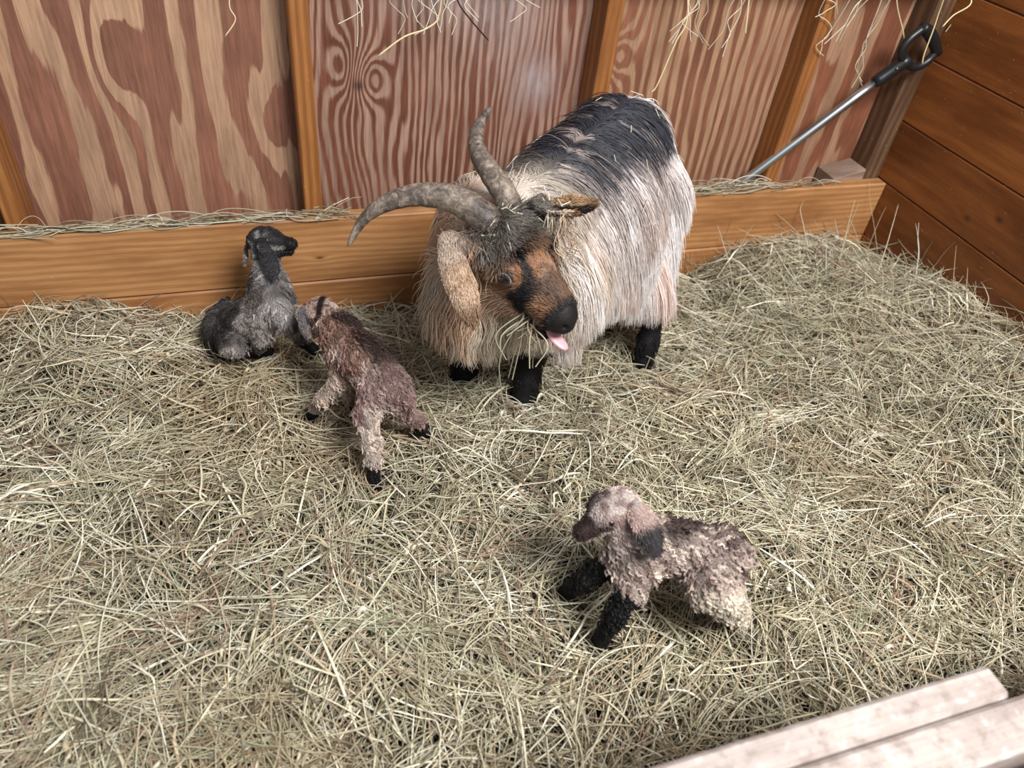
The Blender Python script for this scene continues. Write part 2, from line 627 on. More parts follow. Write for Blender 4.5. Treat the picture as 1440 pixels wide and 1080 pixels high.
def nets(f, lo, res):
    ins = f < 0
    nx, ny, nz = f.shape
    cnt = np.zeros((nx - 1, ny - 1, nz - 1), np.int8)
    for a in (0, 1):
        for b_ in (0, 1):
            for c in (0, 1):
                cnt += ins[a:nx - 1 + a, b_:ny - 1 + b_, c:nz - 1 + c]
    act = (cnt > 0) & (cnt < 8)
    ids = np.full(act.shape, -1, np.int64)
    cells = np.argwhere(act)
    ids[act] = np.arange(len(cells))
    acc = np.zeros((len(cells), 3))
    num = np.zeros(len(cells))
    corners = [(a, b_, c) for a in (0, 1) for b_ in (0, 1) for c in (0, 1)]
    for i, p in enumerate(corners):
        for q in corners[i + 1:]:
            if sum(abs(np.array(p) - np.array(q))) != 1: continue
            fp = f[cells[:, 0] + p[0], cells[:, 1] + p[1], cells[:, 2] + p[2]]
            fq = f[cells[:, 0] + q[0], cells[:, 1] + q[1], cells[:, 2] + q[2]]
            m = (fp < 0) != (fq < 0)
            t = np.where(m, fp / np.where(m, fp - fq, 1), 0)
            acc += m[:, None] * (np.array(p) + t[:, None] * (np.array(q) - np.array(p)))
            num += m
    V = lo + (cells + acc / num[:, None]) * res
    F = []
    for axn in range(3):
        sl0 = [slice(None)] * 3
        sl1 = [slice(None)] * 3
        sl0[axn] = slice(0, -1)
        sl1[axn] = slice(1, None)
        a, b_ = ins[tuple(sl0)], ins[tuple(sl1)]
        e = np.argwhere(a != b_)
        o1, o2 = [(1, 2), (2, 0), (0, 1)][axn]
        ok = (e[:, o1] > 0) & (e[:, o2] > 0) & (e[:, o1] < f.shape[o1] - 1) & (e[:, o2] < f.shape[o2] - 1)
        e = e[ok]

        def cid(d1, d2):
            q = e.copy()
            q[:, o1] -= d1
            q[:, o2] -= d2
            return ids[q[:, 0], q[:, 1], q[:, 2]]
        quad = np.stack([cid(1, 1), cid(0, 1), cid(0, 0), cid(1, 0)], 1)
        flip = ~a[e[:, 0], e[:, 1], e[:, 2]]
        quad[flip] = quad[flip][:, ::-1]
        F.append(quad)
    return V, np.vstack(F)


def scatter(V, F, n, w=None):
    tri = np.vstack([F[:, [0, 1, 2]], F[:, [0, 2, 3]]])
    a, b_, c = V[tri[:, 0]], V[tri[:, 1]], V[tri[:, 2]]
    ar = np.linalg.norm(np.cross(b_ - a, c - a), axis=1)
    if w is not None: ar = ar * w((a + b_ + c) / 3)
    cs = np.cumsum(ar)
    i = np.searchsorted(cs, rng.random(n) * cs[-1])
    i = np.minimum(i, len(tri) - 1)
    r1, r2 = np.sqrt(rng.random(n)), rng.random(n)
    return (1 - r1)[:, None] * a[i] + (r1 * (1 - r2))[:, None] * b_[i] + (r1 * r2)[:, None] * c[i]


_G = {}


def vnoise(P, scale, seed):
    """smooth value noise, any dimension of P (n,2 or n,3)"""
    if seed not in _G:
        _G[seed] = np.random.default_rng(1000 + seed).random((32, 32, 32))
    g = _G[seed]
    q = np.asarray(P, float) * scale
    if q.shape[-1] == 2: q = np.concatenate([q, np.zeros(q.shape[:-1] + (1,))], -1)
    i = np.floor(q).astype(int)
    f = q - i
    f = f * f * (3 - 2 * f)
    r = 0
    for a in (0, 1):
        for b_ in (0, 1):
            for c in (0, 1):
                wgt = np.abs(1 - a - f[..., 0]) * np.abs(1 - b_ - f[..., 1]) * np.abs(1 - c - f[..., 2])
                r = r + wgt * g[(i[..., 0] + a) % 32, (i[..., 1] + b_) % 32, (i[..., 2] + c) % 32]
    return r


def sstep(x, a, b):
    t = np.clip((x - a) / (b - a), 0, 1)
    return t * t * (3 - 2 * t)


def mixc(c1, c2, t):
    return c1 + (np.asarray(c2) - c1) * np.clip(t, 0, 1)[..., None]


HAIR = NT('goat_hair')
_a = HAIR.n('ShaderNodeAttribute', attribute_name='col')
HAIR.out(_a.outputs['Color'], 0.5, 0.35)
HAIR = HAIR.mat
SKIN = NT('goat_skin')
_a = SKIN.n('ShaderNodeAttribute', attribute_name='col')
_x, _y, _z = SKIN.coords()
_n = SKIN.noise(SKIN.vec(_x, _y, _z), 260.0, 3.0)
SKIN.bump(_n, 0.4, 0.002)
SKIN.out(_a.outputs['Color'], 0.6, 0.3)
SKIN = SKIN.mat
STRAW = NT('straw')
_a = STRAW.n('ShaderNodeAttribute', attribute_name='col')
STRAW.out(_a.outputs['Color'], 0.55, 0.3)
STRAW = STRAW.mat

# ------------------------------------------------------------------ hay bedding: height
HP = [(-0.9, 0.0, .18), (-.646, 0, .18), (-.472, 0, .169), (-.292, 0, .125), (0.0, 0, .10), (.276, 0, .085), (.6, -0.05, .08), (1.03, 0, .095), (1.139, -.08, .185),
      (1.218, -.1, .21), (1.36, -.1, .205), (1.441, -.1, .19), (1.58, -.03, .12), (1.55, -.15, .16), (1.55, -.29, .225), (1.55, -.38, .245), (1.55, -.528, .245),
      (1.55, -.65, .25), (1.3, -.45, .20), (1.1, -.3, .12), (.95, -.25, .09), (.75, -.3, .09), (.55, -.35, .09), (.42, -.40, .10), (.2, -.35, .11), (-.1, -.2, .12),
      (-.2, -.25, .13), (-.5, -.25, .16), (.1, -.55, .14), (.5, -.6, .14), (.9, -.55, .14), (1.2, -.7, .16), (1.5, -.9, .16), (0, -.8, .15), (.5, -.9, .15), (.9, -.95, .14),
      (.3, -1.0, .14), (-.5, -.7, .16), (-.5, -1.1, .16), (.6, -1.3, .14), (1.2, -1.3, .14), (0, -1.3, .14)]
HP = np.array(HP)


def hay_z(x, y):
    x, y = np.asarray(x, float), np.asarray(y, float)
    d2 = (x[..., None] - HP[:, 0]) ** 2 + (y[..., None] - HP[:, 1]) ** 2
    w = 1.0 / (d2 + 0.0012) ** 1.5
    z = (w * HP[:, 2]).sum(-1) / w.sum(-1)
    P = np.stack([x, y], -1)
    return z + (vnoise(P + 7, 6.0, 1) - .5) * .034 + (vnoise(P + 3, 15.0, 2) - .5) * .024 + (vnoise(P + 9, 40.0, 3) - .5) * .010
CR = CM[:, 0]; CU = CM[:, 1]; CB = CM[:, 2]     # picture right, up and towards the viewer as world directions

# ------------------------------------------------------------------ the doe
G = Body()
RUMP, MID, CHEST = A(.660, -.120, .510), A(.53, -.25, .470), A(.375, -.37, .475)
HS = 1.08
FWD = unit(CHEST - RUMP)
LEFT = unit(np.cross(A(0, 0, 1), FWD))
G.add(cone(RUMP, MID, .124, .146), .03).add(cone(MID, CHEST, .150, .125), .04)
G.add(cone(RUMP + A(0, 0, .06), CHEST + A(0, 0, .07), .08, .06), .04)
# head frame from the way the head is seen
_F = unit(CM @ A(.60, -.745, .25))
_L = unit(CM @ A(.74, .303, -.60))
_L = unit(_L - _F * (_L @ _F))
_U = np.cross(_F, _L)
HO = at(708, 300, 1.25)


def hd(f, l, u):
    return HO + (_F * f + _L * l + _U * u) * HS


HAX = np.array([_F, _L, _U])
NK = at(676, 385, 1.36)
G.add(cone(CHEST + A(-.03, -.03, .02), NK, .105, .070), .05)
G.add(cone(NK, hd(.01, 0, -.06), .070, .05), .04)
G.add(cone(at(672, 300, 1.40), hd(.0, 0, -.05), .06, .045), .04)
G.add(ell(hd(.04, 0, -.045), (.066, .056, .054), HAX), .03)
G.add(cone(hd(.06, 0, -.046), hd(.155, 0, -.050), .049, .029), .03)
G.add(cone(hd(.10, 0, -.030), hd(.165, 0, -.038), .022, .018), .03)
G.add(ell(hd(.178, 0, -.052), (.024, .025, .024), HAX), .02)
G.add(cone(hd(.04, 0, -.085), hd(.165, 0, -.092), .036, .014), .022)
for s in (1, -1):
    G.add(ell(hd(.052, s * .028, -.075), (.040, .022, .034), HAX), .02)
    G.add(ell(hd(.086, s * .040, -.030), (.020, .012, .016), HAX), .012)
    G.add(ell(hd(.195, s * .012, -.046), (.007, .005, .004), HAX), .004, True)
    G.add(ell(hd(.020, s * .024, -.008), (.026, .022, .02), HAX), .015)
G.add(ell(hd(.165, 0, -.077), (.045, .05, .0035), HAX), .006, True)
# ears (flat ellipsoids): the near one hangs, the far one sticks out
def ear(body, a, m, b, w, th, nrm, k=.006):
    a, m, b = A(*a), A(*m), A(*b)
    for p, q, f0 in ((a, m, .8), (m, b, 1.0)):
        d = unit(q - p)
        n_ = unit(nrm - d * (d @ nrm))
        body.add(ell((p + q) / 2, (np.linalg.norm(q - p) * .66, w * f0, th), np.array([d, np.cross(n_, d), n_])), k)


G.add(leaf([at(628, 332, 1.25), at(633, 365, 1.232), at(648, 405, 1.218), at(666, 456, 1.215)], .0205, .0036, CM @ A(-.25, .1, 1.), -.35), .004)
G.add(cone(hd(.02, -.05, -.03), at(630, 338, 1.25), .020, .011), .012)
G.add(leaf([at(754, 288, 1.255), at(778, 298, 1.24), at(806, 298, 1.228), at(836, 285, 1.22)], .0185, .0034, CM @ A(-.05, .62, .75), .8), .004)
G.add(cone(hd(.02, .045, -.03), at(757, 287, 1.25), .022, .012), .015)


def leg(body, pts, rad, k=.02):
    for i in range(len(pts) - 1):
        body.add(cone(pts[i], pts[i + 1], rad[i], rad[i + 1]), k)


hf = onz(903, 500, .10)
hip = RUMP + LEFT * .07
leg(G, [hip + A(0, 0, -.02), hip + FWD * .07 + A(0.02, -.05, -.14), A(hf[0] + .02, hf[1] + .03, .25), A(hf[0] + .005, hf[1], .14), hf + A(0, -.01, -.005)], [.09, .055, .03, .022, .024])
hip2 = RUMP - LEFT * .07
h2 = A(.70, -.07, .09)
leg(G, [hip2 + A(0, 0, -.02), hip2 + FWD * .07 + A(0, 0, -.14), h2 + A(.03, .02, .16), h2 + A(0, 0, .04), h2], [.09, .05, .028, .022, .024])
f1 = onz(738, 556, .10)
sh = CHEST + LEFT * .07
G.add(cone(at(798, 440, 1.50), at(800, 468, 1.50), .020, .011), .02)
leg(G, [sh, sh + A(-.01, -.01, -.13), f1 + A(.01, .02, .13), f1 + A(.0, .0, .045), f1 + A(-.008, -.01, 0)], [.075, .045, .030, .024, .028])
f2 = A(.29, -.31, .10)
sh2 = CHEST - LEFT * .07
leg(G, [sh2, sh2 + A(0, 0, -.13), f2 + A(.01, .02, .13), f2 + A(0, 0, .04), f2], [.075, .045, .03, .024, .026])
TL = RUMP - FWD * .10 + A(0, 0, .085)
G.add(cone(TL, TL - FWD * .035 + A(0, 0, -.06), .024, .014), .02)

BLACK, NAVY, WHITE, CREAM, TAN = srgb(24, 23, 26), srgb(64, 66, 76), srgb(243, 238, 238), srgb(214, 200, 182), srgb(192, 158, 132)
BROWN, DBROWN, GREY, PINK = srgb(138, 98, 70), srgb(78, 54, 40), srgb(150, 142, 136), srgb(228, 202, 190)


def segd(P, a, b):
    d = b - a
    t = np.clip(((P - a) @ d) / (d @ d), 0, 1)
    return np.linalg.norm(P - a - t[:, None] * d, axis=1)


def headmask(P):
    q = (P - HO) @ HAX.T / HS
    m = (q[:, 0] > -.012) & (np.hypot(q[:, 1], (q[:, 2] + .052) * .85) < .068) & (q[:, 2] > -.118)
    e = (segd(P, at(636, 352, 1.245), at(664, 452, 1.215)) < .033) | (segd(P, at(757, 287, 1.25), at(836, 286, 1.22)) < .029)
    return m | e


def doe_col(P, strand=False):
    n = len(P)
    c = np.tile(WHITE, (n, 1)).astype(float)
    rel = P - RUMP
    s = rel @ FWD
    lat = rel @ LEFT
    z = P[:, 2]
    nz = vnoise(P, 22., 11)
    n2 = vnoise(P, 55., 12)
    c = mixc(c, PINK, sstep(nz, .45, .8) * .6)
    c = mixc(c, TAN, sstep(n2 + nz * .5, .95, 1.25) * .6)
    # dorsal black saddle with grey edge
    ridge = sstep(z + .05 * (n2 - .5) - np.abs(lat - .0) * .15, .585, .625) * sstep(s, -.040, -.020)
    c = mixc(c, np.tile(srgb(104, 108, 124), (n, 1)), sstep(z + .07 * (n2 - .5), .56, .60) * .6 * sstep(s, -.04, -.02) * (1 - sstep(s, .36, .44)))
    c = mixc(c, srgb(146, 124, 112), sstep(z + .16 * (n2 - .5), .48, .58) * .55 * sstep(s, -.05, .03))
    c = mixc(c, mixc(np.tile(BLACK, (n, 1)), NAVY, n2), ridge * sstep(n2, .12, .4) * sstep(s, .50, .36))
    # withers lighter streaks
    c = mixc(c, CREAM, sstep(s, .25, .42) * .7 * sstep(n2, .3, .6))
    # neck mane: cream to tan
    nk = sstep(s, .42, .50)
    c = mixc(c, mixc(np.tile(CREAM, (n, 1)), TAN, sstep(nz, .35, .7)), nk)
    c = mixc(c, DBROWN, nk * sstep(n2, .62, .85) * .6)
    # legs
    lg = sstep(.285 - z, 0, .03)
    c = mixc(c, np.tile(BLACK, (n, 1)), lg * (np.abs(G_leg(P)) > 0))
    # head
    q = (P - HO) @ HAX.T / HS
    f, l, u = q[:, 0], q[:, 1], q[:, 2]
    hm = headmask(P) * 1.0
    hc = mixc(np.tile(BROWN, (n, 1)), TAN, sstep(n2, .35, .75) * .45)
    n3 = vnoise(P, 130., 13)
    hc = mixc(hc, np.tile(DBROWN, (n, 1)), sstep(n2 * .5 + n3, .75, 1.1) * .7)
    hc = mixc(hc, np.tile(srgb(176, 156, 138), (n, 1)), sstep(n3, .66, .85) * sstep(.12 - f, 0, .04) * .6)
    mid = sstep(.092 - f, -.005, .03) * sstep(u, -.05, -.03)
    hc = mixc(hc, mixc(np.tile(srgb(112, 82, 62), (n, 1)), srgb(168, 154, 140), sstep(n3, .4, .8)), mid * .8)
    hc = mixc(hc, np.tile(TAN * .85 + GREY * .15, (n, 1)), sstep(-u, .065, .09) * sstep(.15 - f, 0, .03))
    top = sstep(.062 - f, -.005, .02) * sstep(u, -.045, -.02)
    hc = mixc(hc, mixc(np.tile(srgb(62, 52, 44), (n, 1)), GREY, n2), top)
    for s_ in (1, -1):
        # black stripe from brow down in front of the eye to the mouth
        w = .0075 + .005 * n2
        path = s_ * (.028 + .008 * (f - .075) / .05)
        st = sstep(w - np.abs(l - s_ * .0285), 0, .004) * (f > .055) * sstep(.150 - f, 0, .02) * (u > -.075)
        hc = mixc(hc, np.tile(BLACK, (n, 1)), st)
        e = np.linalg.norm(q - A(.086, s_ * .048, -.033), axis=1)
        hc = mixc(hc, np.tile(srgb(176, 150, 144), (n, 1)), sstep(.0185 - e, 0, .006) * .7)
        er = np.abs(q[:, 1] - s_ * .09) < .0
    hc = mixc(hc, np.tile(srgb(74, 58, 50), (n, 1)), sstep(f, .11, .13) * sstep(u, -.035, -.02) * .7)
    nose = sstep(f + .15 * (u + .05) * 0, .164, .176)
    hc = mixc(hc, np.tile(srgb(30, 27, 27), (n, 1)), nose)
    hc = mixc(hc, np.tile(srgb(44, 34, 30), (n, 1)), sstep(.010 - np.abs(u + .078), 0, .006) * (f > .115))
    c = mixc(c, hc, hm)
    # ears
    for (a, b_, cc) in ((at(634, 348, 1.245), at(660, 448, 1.215), srgb(200, 172, 148)), (at(757, 287, 1.25), at(834, 289, 1.22), srgb(190, 156, 122))):
        d = b_ - a
        t0_ = ((P - a) @ d) / (d @ d)
        t = np.clip(t0_, 0, 1)
        r = np.linalg.norm(P - a - t[:, None] * d, axis=1)
        ec = mixc(np.tile(cc, (n, 1)), srgb(150, 112, 84), sstep(n3 + n2 * .4, .7, 1.0) * .55)
        ec = mixc(ec, srgb(112, 82, 56), sstep(t, .70, 1.) * .85)
        ec = mixc(ec, np.tile(srgb(176, 164, 154), (n, 1)), sstep(.42 - t, 0, .35) * .6)
        if b_[0] > .4: ec = mixc(ec, np.tile(srgb(40, 30, 28), (n, 1)), sstep(-(P - a - t[:, None] * d) @ CM[:, 1], .0, .004))
        c = mixc(c, ec, ((r < .034) & (t0_ > -.35) & (np.abs((P - HO) @ _L) > .054)) * 1.0)
    return np.clip(c, 0, 1)


def G_leg(P):
    """near any leg axis"""
    r = np.zeros(len(P))
    for h, s_ in ((hf, hip), (h2, hip2), (f1, sh), (f2, sh2)):
        d = np.linalg.norm(P[:, :2] - np.array(h)[:2], axis=1)
        r = np.maximum(r, (d < .085) * 1.0)
    return r


doe = root('goat', (RUMP[0] * .5 + CHEST[0] * .5, RUMP[1] * .5 + CHEST[1] * .5, .10),
           'large long-haired mother goat with two curved horns eating hay by the back wall', 'goat')
GV, GF = G.mesh(.0042)
mesh_obj('body', GV, GF, SKIN, doe, col=doe_col(GV) * .8)




def grow(body, P, N, flow, length, lift, grav, steps=8, margin=.002, wave=0.0, curl=0.0, clump=None, jit=.1):
    """strands that leave the skin, bend to flow and gravity, and stay outside the body"""
    n = len(P)
    L = length[:, None] / (steps - 1)
    pts = np.empty((n, steps, 3))
    p = P - N * .001
    pts[:, 0] = p
    d = unit(N * lift[:, None] + flow + rng.normal(0, jit, (n, 3)))
    ph = rng.random(n) * 6.28 if clump is None else clump
    for i in range(1, steps):
        d = unit(d + A(0, 0, -1) * grav[:, None] * (1.0 / steps) * 3)
        dd = d
        if np.any(wave) or curl:
            s1 = unit(np.cross(d, N))
            wv = np.broadcast_to(wave, (n,))[:, None]
            dd = unit(d + s1 * (wv + curl) * np.cos(ph + i * (1.05 if curl else 1.2))[:, None] + N * curl * .35 * np.sin(ph + i * 1.05)[:, None])
        p = p + dd * L
        e = body.ev(p)
        bad = e < margin
        if bad.any():
            g = body.grad(p[bad])
            p[bad] += g * (margin - e[bad])[:, None]
            db = d[bad]
            dn = (db * g).sum(1)
            d[bad] = unit(db - g * np.minimum(dn, 0)[:, None])
        pts[:, i] = p
    return pts


def taper(n, k, r0, tip=.25):
    t = np.linspace(0, 1, k)
    pr = np.where(t < .6, 1.0, 1 - (1 - tip) * (t - .6) / .4)
    return r0[:, None] * pr[None, :]


def clumped(pts, cl, amt):
    """pull strand tips towards the tip of their lock"""
    n, k, _ = pts.shape
    nc = cl.max() + 1
    cen = np.zeros((nc, k, 3))
    num = np.bincount(cl, minlength=nc)[:, None, None]
    for j in range(k):
        for a in range(3):
            cen[:, j, a] = np.bincount(cl, weights=pts[:, j, a], minlength=nc)
    cen /= np.maximum(num, 1)
    t = np.linspace(0, 1, k)[None, :, None]
    return pts + (cen[cl] - pts) * (amt * t ** .8)


def locks(P, n):
    """assign each root to one of n random locks (nearest seed, chunked)"""
    S = P[rng.choice(len(P), n, replace=False)]
    out = np.empty(len(P), int)
    for i in range(0, len(P), 2000):
        d = ((P[i:i + 2000, None, :] - S[None]) ** 2).sum(-1)
        out[i:i + 2000] = d.argmin(1)
    return out


# long coat of flank, back and mane
def wt(P):
    q = headmask(P)
    low = (P[:, 2] < .23)
    return np.where(q, 0.0, 1.0) * np.where(low, 0.15, 1.0)


NC = 80000
P = scatter(GV, GF, NC, wt)
N = G.grad(P)
rel = P - RUMP
s_ = rel @ FWD
lat = rel @ LEFT
down = np.tile(A(0, 0, -1.), (len(P), 1))
out = LEFT[None] * np.sign(lat)[:, None]
nk = sstep(s_, .40, .48)
flow = down * .9 + out * .30 - FWD * .25
fm = down * .9 - FWD * .15 + (P - NK) * .8
flow = flow * (1 - nk)[:, None] + fm * nk[:, None]
topn = sstep(N[:, 2], .2, .6) * nk
flow = flow * (1 - topn)[:, None] + (-FWD * .9 + CR * .3 + down * .2) * topn[:, None]
flow -= (flow * N).sum(1)[:, None] * N * .8
hem = np.where(nk > .5, .195, np.where((s_ > .26) & (lat > 0), .285, .25)) + .035 * (vnoise(P, 30., 51) - .5) + rng.normal(0, .012, len(P))
tuft_ = (segd(P, at(798, 445, 1.48), at(802, 478, 1.48)) < .034)
hem = np.where(((P - NK) @ CR > .052) & (s_ > .22) & (P[:, 2] < .50), .315, hem)
hem = np.where(tuft_, .205, hem)
Ln = .09 + .11 * sstep(.60 - P[:, 2], 0, .25) + .03 * rng.random(len(P))
Ln = np.where(nk > .5, .095 + .07 * rng.random(len(P)), Ln)
Ln = Ln * (1 - topn * .55)
Ln = np.where(tuft_, np.minimum(Ln, .085), Ln)
Ln = np.minimum(Ln, np.maximum((P[:, 2] - hem) * 1.12, .028))
legs = (P[:, 2] < .25) & ~tuft_
Ln = np.where(legs, .018, Ln)
NLK = 3000
cl = locks(P, NLK)
ph = (rng.random(NLK) * 6.28)[cl]
K = grow(G, P, N, flow, Ln, np.full(len(P), .16), np.full(len(P), .38), 9, .003, wave=.11 + .22 * nk, clump=ph, jit=.09)
K = clumped(K, cl, .42)
cc = doe_col(P)
cc = cc * (.90 + .22 * rng.random(len(P)))[:, None]
bl = rng.random(NLK)[cl][:, None]
cc = np.clip(cc * (.90 + .20 * bl), 0, 1)
curves_obj('coat', K, taper(len(P), 9, .00045 + .0003 * rng.random(len(P))), HAIR, cc, doe)

# short face hair
P = scatter(GV, GF, 30000, lambda P: headmask(P) * 1.0)
q = (P - HO) @ HAX.T / HS
P = P[(q[:, 0] < .178)]
q = (P - HO) @ HAX.T / HS
N = G.grad(P)
flow = np.tile(-_F * .9, (len(P), 1)) + A(0, 0, -.3)
ea = segd(P, at(636, 352, 1.245), at(664, 452, 1.215)) < .033
eb = segd(P, at(757, 287, 1.25), at(836, 286, 1.22)) < .029
flow[ea] = unit(at(660, 448, 1.215) - at(636, 352, 1.245))
flow[eb] = unit(at(834, 289, 1.22) - at(757, 287, 1.25))
tuft = sstep(.092 - q[:, 0], 0, .04) * sstep(q[:, 2], -.06, -.03) * (~(ea | eb))
throat = sstep(-q[:, 2], .075, .10) * sstep(.13 - q[:, 0], 0, .05)
flow = flow * (1 - tuft)[:, None] + tuft[:, None] * (_F * .8 + _L * .3 * rng.normal(0, 1, (len(P), 1)))
earz = np.abs(q[:, 1]) > .062
Ln = .009 + .006 * rng.random(len(P)) + tuft * .020 + throat * .05
Ln = np.where(ea | eb, .008, Ln)
Ln = np.where(np.linalg.norm(np.stack([q[:, 0] - .086, np.abs(q[:, 1]) - .048, q[:, 2] + .033], 1), axis=1) < .016, .001, Ln)
K = grow(G, P, N, flow, Ln, np.where(ea | eb, .02, .25) + tuft * .3, .05 + throat * .5, 5, .0012, wave=.1, jit=.22)
cc = doe_col(P) * (.75 + .5 * rng.random(len(P)))[:, None]
curves_obj('face_hair', K, taper(len(P), 5, .00038 + .0003 * rng.random(len(P))), HAIR, np.clip(cc, 0, 1), doe)

# eyes
def eyemat(name, iris):
    s = NT(name)
    return s


EYEW = NT('eye_rim').out(srgb(196, 186, 182), 0.15, 0.6)
EYED = NT('eye_dark').out(srgb(14, 14, 18), 0.05, 0.8)
EYEI = NT('eye_iris').out(srgb(58, 50, 44), 0.1, 0.8)


def ball(c, r, axis, cap, mats, name, parent, nu=20, nv=14, sc=(1, 1, 1)):
    """sphere whose front caps (around axis) take the iris and pupil colours"""
    axis = unit(axis)
    u_ = unit(np.cross(axis, A(0, 0, 1) if abs(axis[2]) < .9 else A(1, 0, 0)))
    w_ = np.cross(axis, u_)
    V, Fc, fm = [], [], []
    for i in range(nv + 1):
        th = math.pi * i / nv
        for j in range(nu):
            a = 2 * math.pi * j / nu
            V.append(c + r * (axis * math.cos(th) + (u_ * math.cos(a) * sc[0] + w_ * math.sin(a) * sc[1]) * math.sin(th)))
    for i in range(nv):
        for j in range(nu):
            k = (j + 1) % nu
            Fc.append((i * nu + j, (i + 1) * nu + j, (i + 1) * nu + k, i * nu + k))
            th = math.degrees(math.pi * (i + .5) / nv)
            fm.append(1 if th < cap[0] else 2 if th < cap[1] else 0)
    return mesh_obj(name, V, Fc, mats[0], parent, mats=mats[1:], fmat=fm)


for s in (1, -1):
    ball(hd(.086, s * .0470, -.034), .0130, _L * s - _U * .05 + _F * .30, (40, 52), [EYEW, EYED, EYEI], 'eye', doe)
    # eyelids
    for sg in (1, -1):
        c = hd(.086, s * .0465, -.034)
        o_ = unit(_L * s + _U * .15 + _F * .25)
        t_ = unit(_F - o_ * (_F @ o_))
        v_ = unit(np.cross(o_, t_)) * s
        arc = [c + .0135 * (t_ * math.cos(a) * 1.05 + (v_ * .78 * math.sin(a) * sg) + o_ * .55 * abs(math.sin(a)) ** .5) for a in np.linspace(0, math.pi, 14)]
        V, Fc = sweep(arc, [.0022 + .0012 * math.sin(a) for a in np.linspace(0, math.pi, 14)], 8, up=o_)
        mesh_obj('eyelid', V, Fc, NT('eyelid_skin').out(srgb(58, 44, 40), 0.5, 0.3), doe)

# tongue
TNG = NT('tongue_pink').out(srgb(226, 168, 176), 0.35, 0.5)
tp = catmull([hd(.13, 0, -.083), hd(.165, 0, -.083), hd(.190, .0, -.087), hd(.212, 0.004, -.088)], 12)
V, Fc = sweep(tp, [.010, .011, .0115, .012, .012, .012, .0125, .0125, .012, .011, .009, .004], 16, up=_U, flat=.42)
mesh_obj('tongue', V, Fc, TNG, doe)

# horns
HORN = NT('horn')
_x, _y, _z = HORN.coords()
_n = HORN.noise(HORN.vec(_x, _y, _z), 60.0, 6.0, 0.75, 1.5)
_n2 = HORN.noise(HORN.vec(_x, _y, _z), 12.0, 3.0, 0.6)
_c = HORN.ramp(HORN.add(HORN.mul(_n, .6), HORN.mul(_n2, .4)), [(0.38, srgb(48, 42, 40)), (0.5, srgb(104, 93, 86)), (0.62, srgb(172, 154, 134))])
HORN.bump(HORN.noise(HORN.vec(_x, _y, _z), 120.0, 4.0, 0.6), 0.6, 0.003)
HORN = HORN.out(_c, 0.5, 0.35)


def horn(name, pts, r0, r1, flat, upv, pw=1.0):
    c = catmull(pts, 90)
    t = np.linspace(0, 1, 90)
    r = r0 + (r1 - r0) * t ** pw
    r = r * (1 + .02 * np.sin(t * 75 + 1.5 * np.sin(t * 11)))
    r[-3:] *= [.9, .7, .35]
    V, Fc = sweep(c, r, 24, up=upv, flat=flat, shape=lambda a, tt: 1 + .12 * math.cos(2 * a + .6) * (1 - tt * .6) + .10 * max(0, math.cos(a - 1.2)) ** 4)
    return mesh_obj(name, V, Fc, HORN, doe)


horn('horn', [hd(.035, -.022, -.03), at(682, 308, 1.225), at(640, 281, 1.215), at(590, 274, 1.215), at(545, 285, 1.22), at(512, 308, 1.235), at(489, 346, 1.25)], .0255, .0035, 1.12, CM[:, 2], 1.5)
horn('horn', [hd(.02, .03, -.03), at(712, 278, 1.255), at(690, 243, 1.26), at(672, 212, 1.27), at(672, 180, 1.28), at(691, 150, 1.29)], .0200, .0035, 1.0, CM[:, 2], 2.2)


# ------------------------------------------------------------------ the three kids
def make_kid(name, label, build, paint, nstr, seed, spec):
    b_ = Body()
    info = build(b_)
    V, Fq = b_.mesh(.0030)
    r = root(name, info['base'], label, 'kid goat', 'newborn kids in the hay')
    mesh_obj('body', V, Fq, SKIN, r, col=np.clip(paint(V) * .45, 0, 1))
    # short underfur everywhere
    P = scatter(V, Fq, nstr)
    N = b_.grad(P)

    def fl(P, N):
        g = info['flow'](P)
        return unit(g - (g * N).sum(1)[:, None] * N)
    Ln = np.where(segd(P, *info['head']) < .036, .0042, np.minimum(info['len'](P), .0055))
    K = grow(b_, P, N, fl(P, N), Ln, np.full(len(P), .35), np.full(len(P), .1), 4, .0006, jit=.3)
    cc = paint(P) * (.66 + .55 * rng.random(len(P)))[:, None]
    curves_obj('underfur', K, taper(len(P), 4, .00035 + .0002 * rng.random(len(P))), HAIR, np.clip(cc, 0, 1), r)
    # wet curled locks: one wavy path each, a dozen strands along it
    S = scatter(V, Fq, int(spec['locks'] * 1.5))
    dm = segd(S, *info['head'])
    for e_ in info['ears']: dm = np.minimum(dm, segd(S, *e_) + .016)
    S = S[(info['len'](S) > .008) & (dm > .037)][:spec['locks']]
    N = b_.grad(S)
    ns = len(S)
    L_ = info['len'](S) * (1.1 + .7 * rng.random(ns))
    Q = grow(b_, S, N, fl(S, N), L_ * .82, np.full(ns, spec['lift']), np.full(ns, .12), 12, .0012, curl=spec['curl'], clump=rng.random(ns) * 6.28, jit=.4)
    m_ = 13
    K = np.repeat(Q, m_, 0)
    o_ = rng.normal(0, .0011, (len(K), 1, 3))
    t_ = np.linspace(0, 1, 12)[None, :, None]
    K = K + o_ * (1.15 - .85 * t_)
    cl_ = paint(S) * (.52 + .95 * rng.random(ns))[:, None]
    cc = np.repeat(cl_, m_, 0) * (.82 + .36 * rng.random(len(K)))[:, None]
    curves_obj('curled_coat', K, taper(len(K), 12, .00034 + .0002 * rng.random(len(K))), HAIR, np.clip(cc, 0, 1), r)
    for (c, axis, rad) in info['eyes']:
        ball(A(*c), rad, axis, (50, 60), [EYED, EYED, EYEI], 'eye', r, 14, 10)
    return b_, r, P


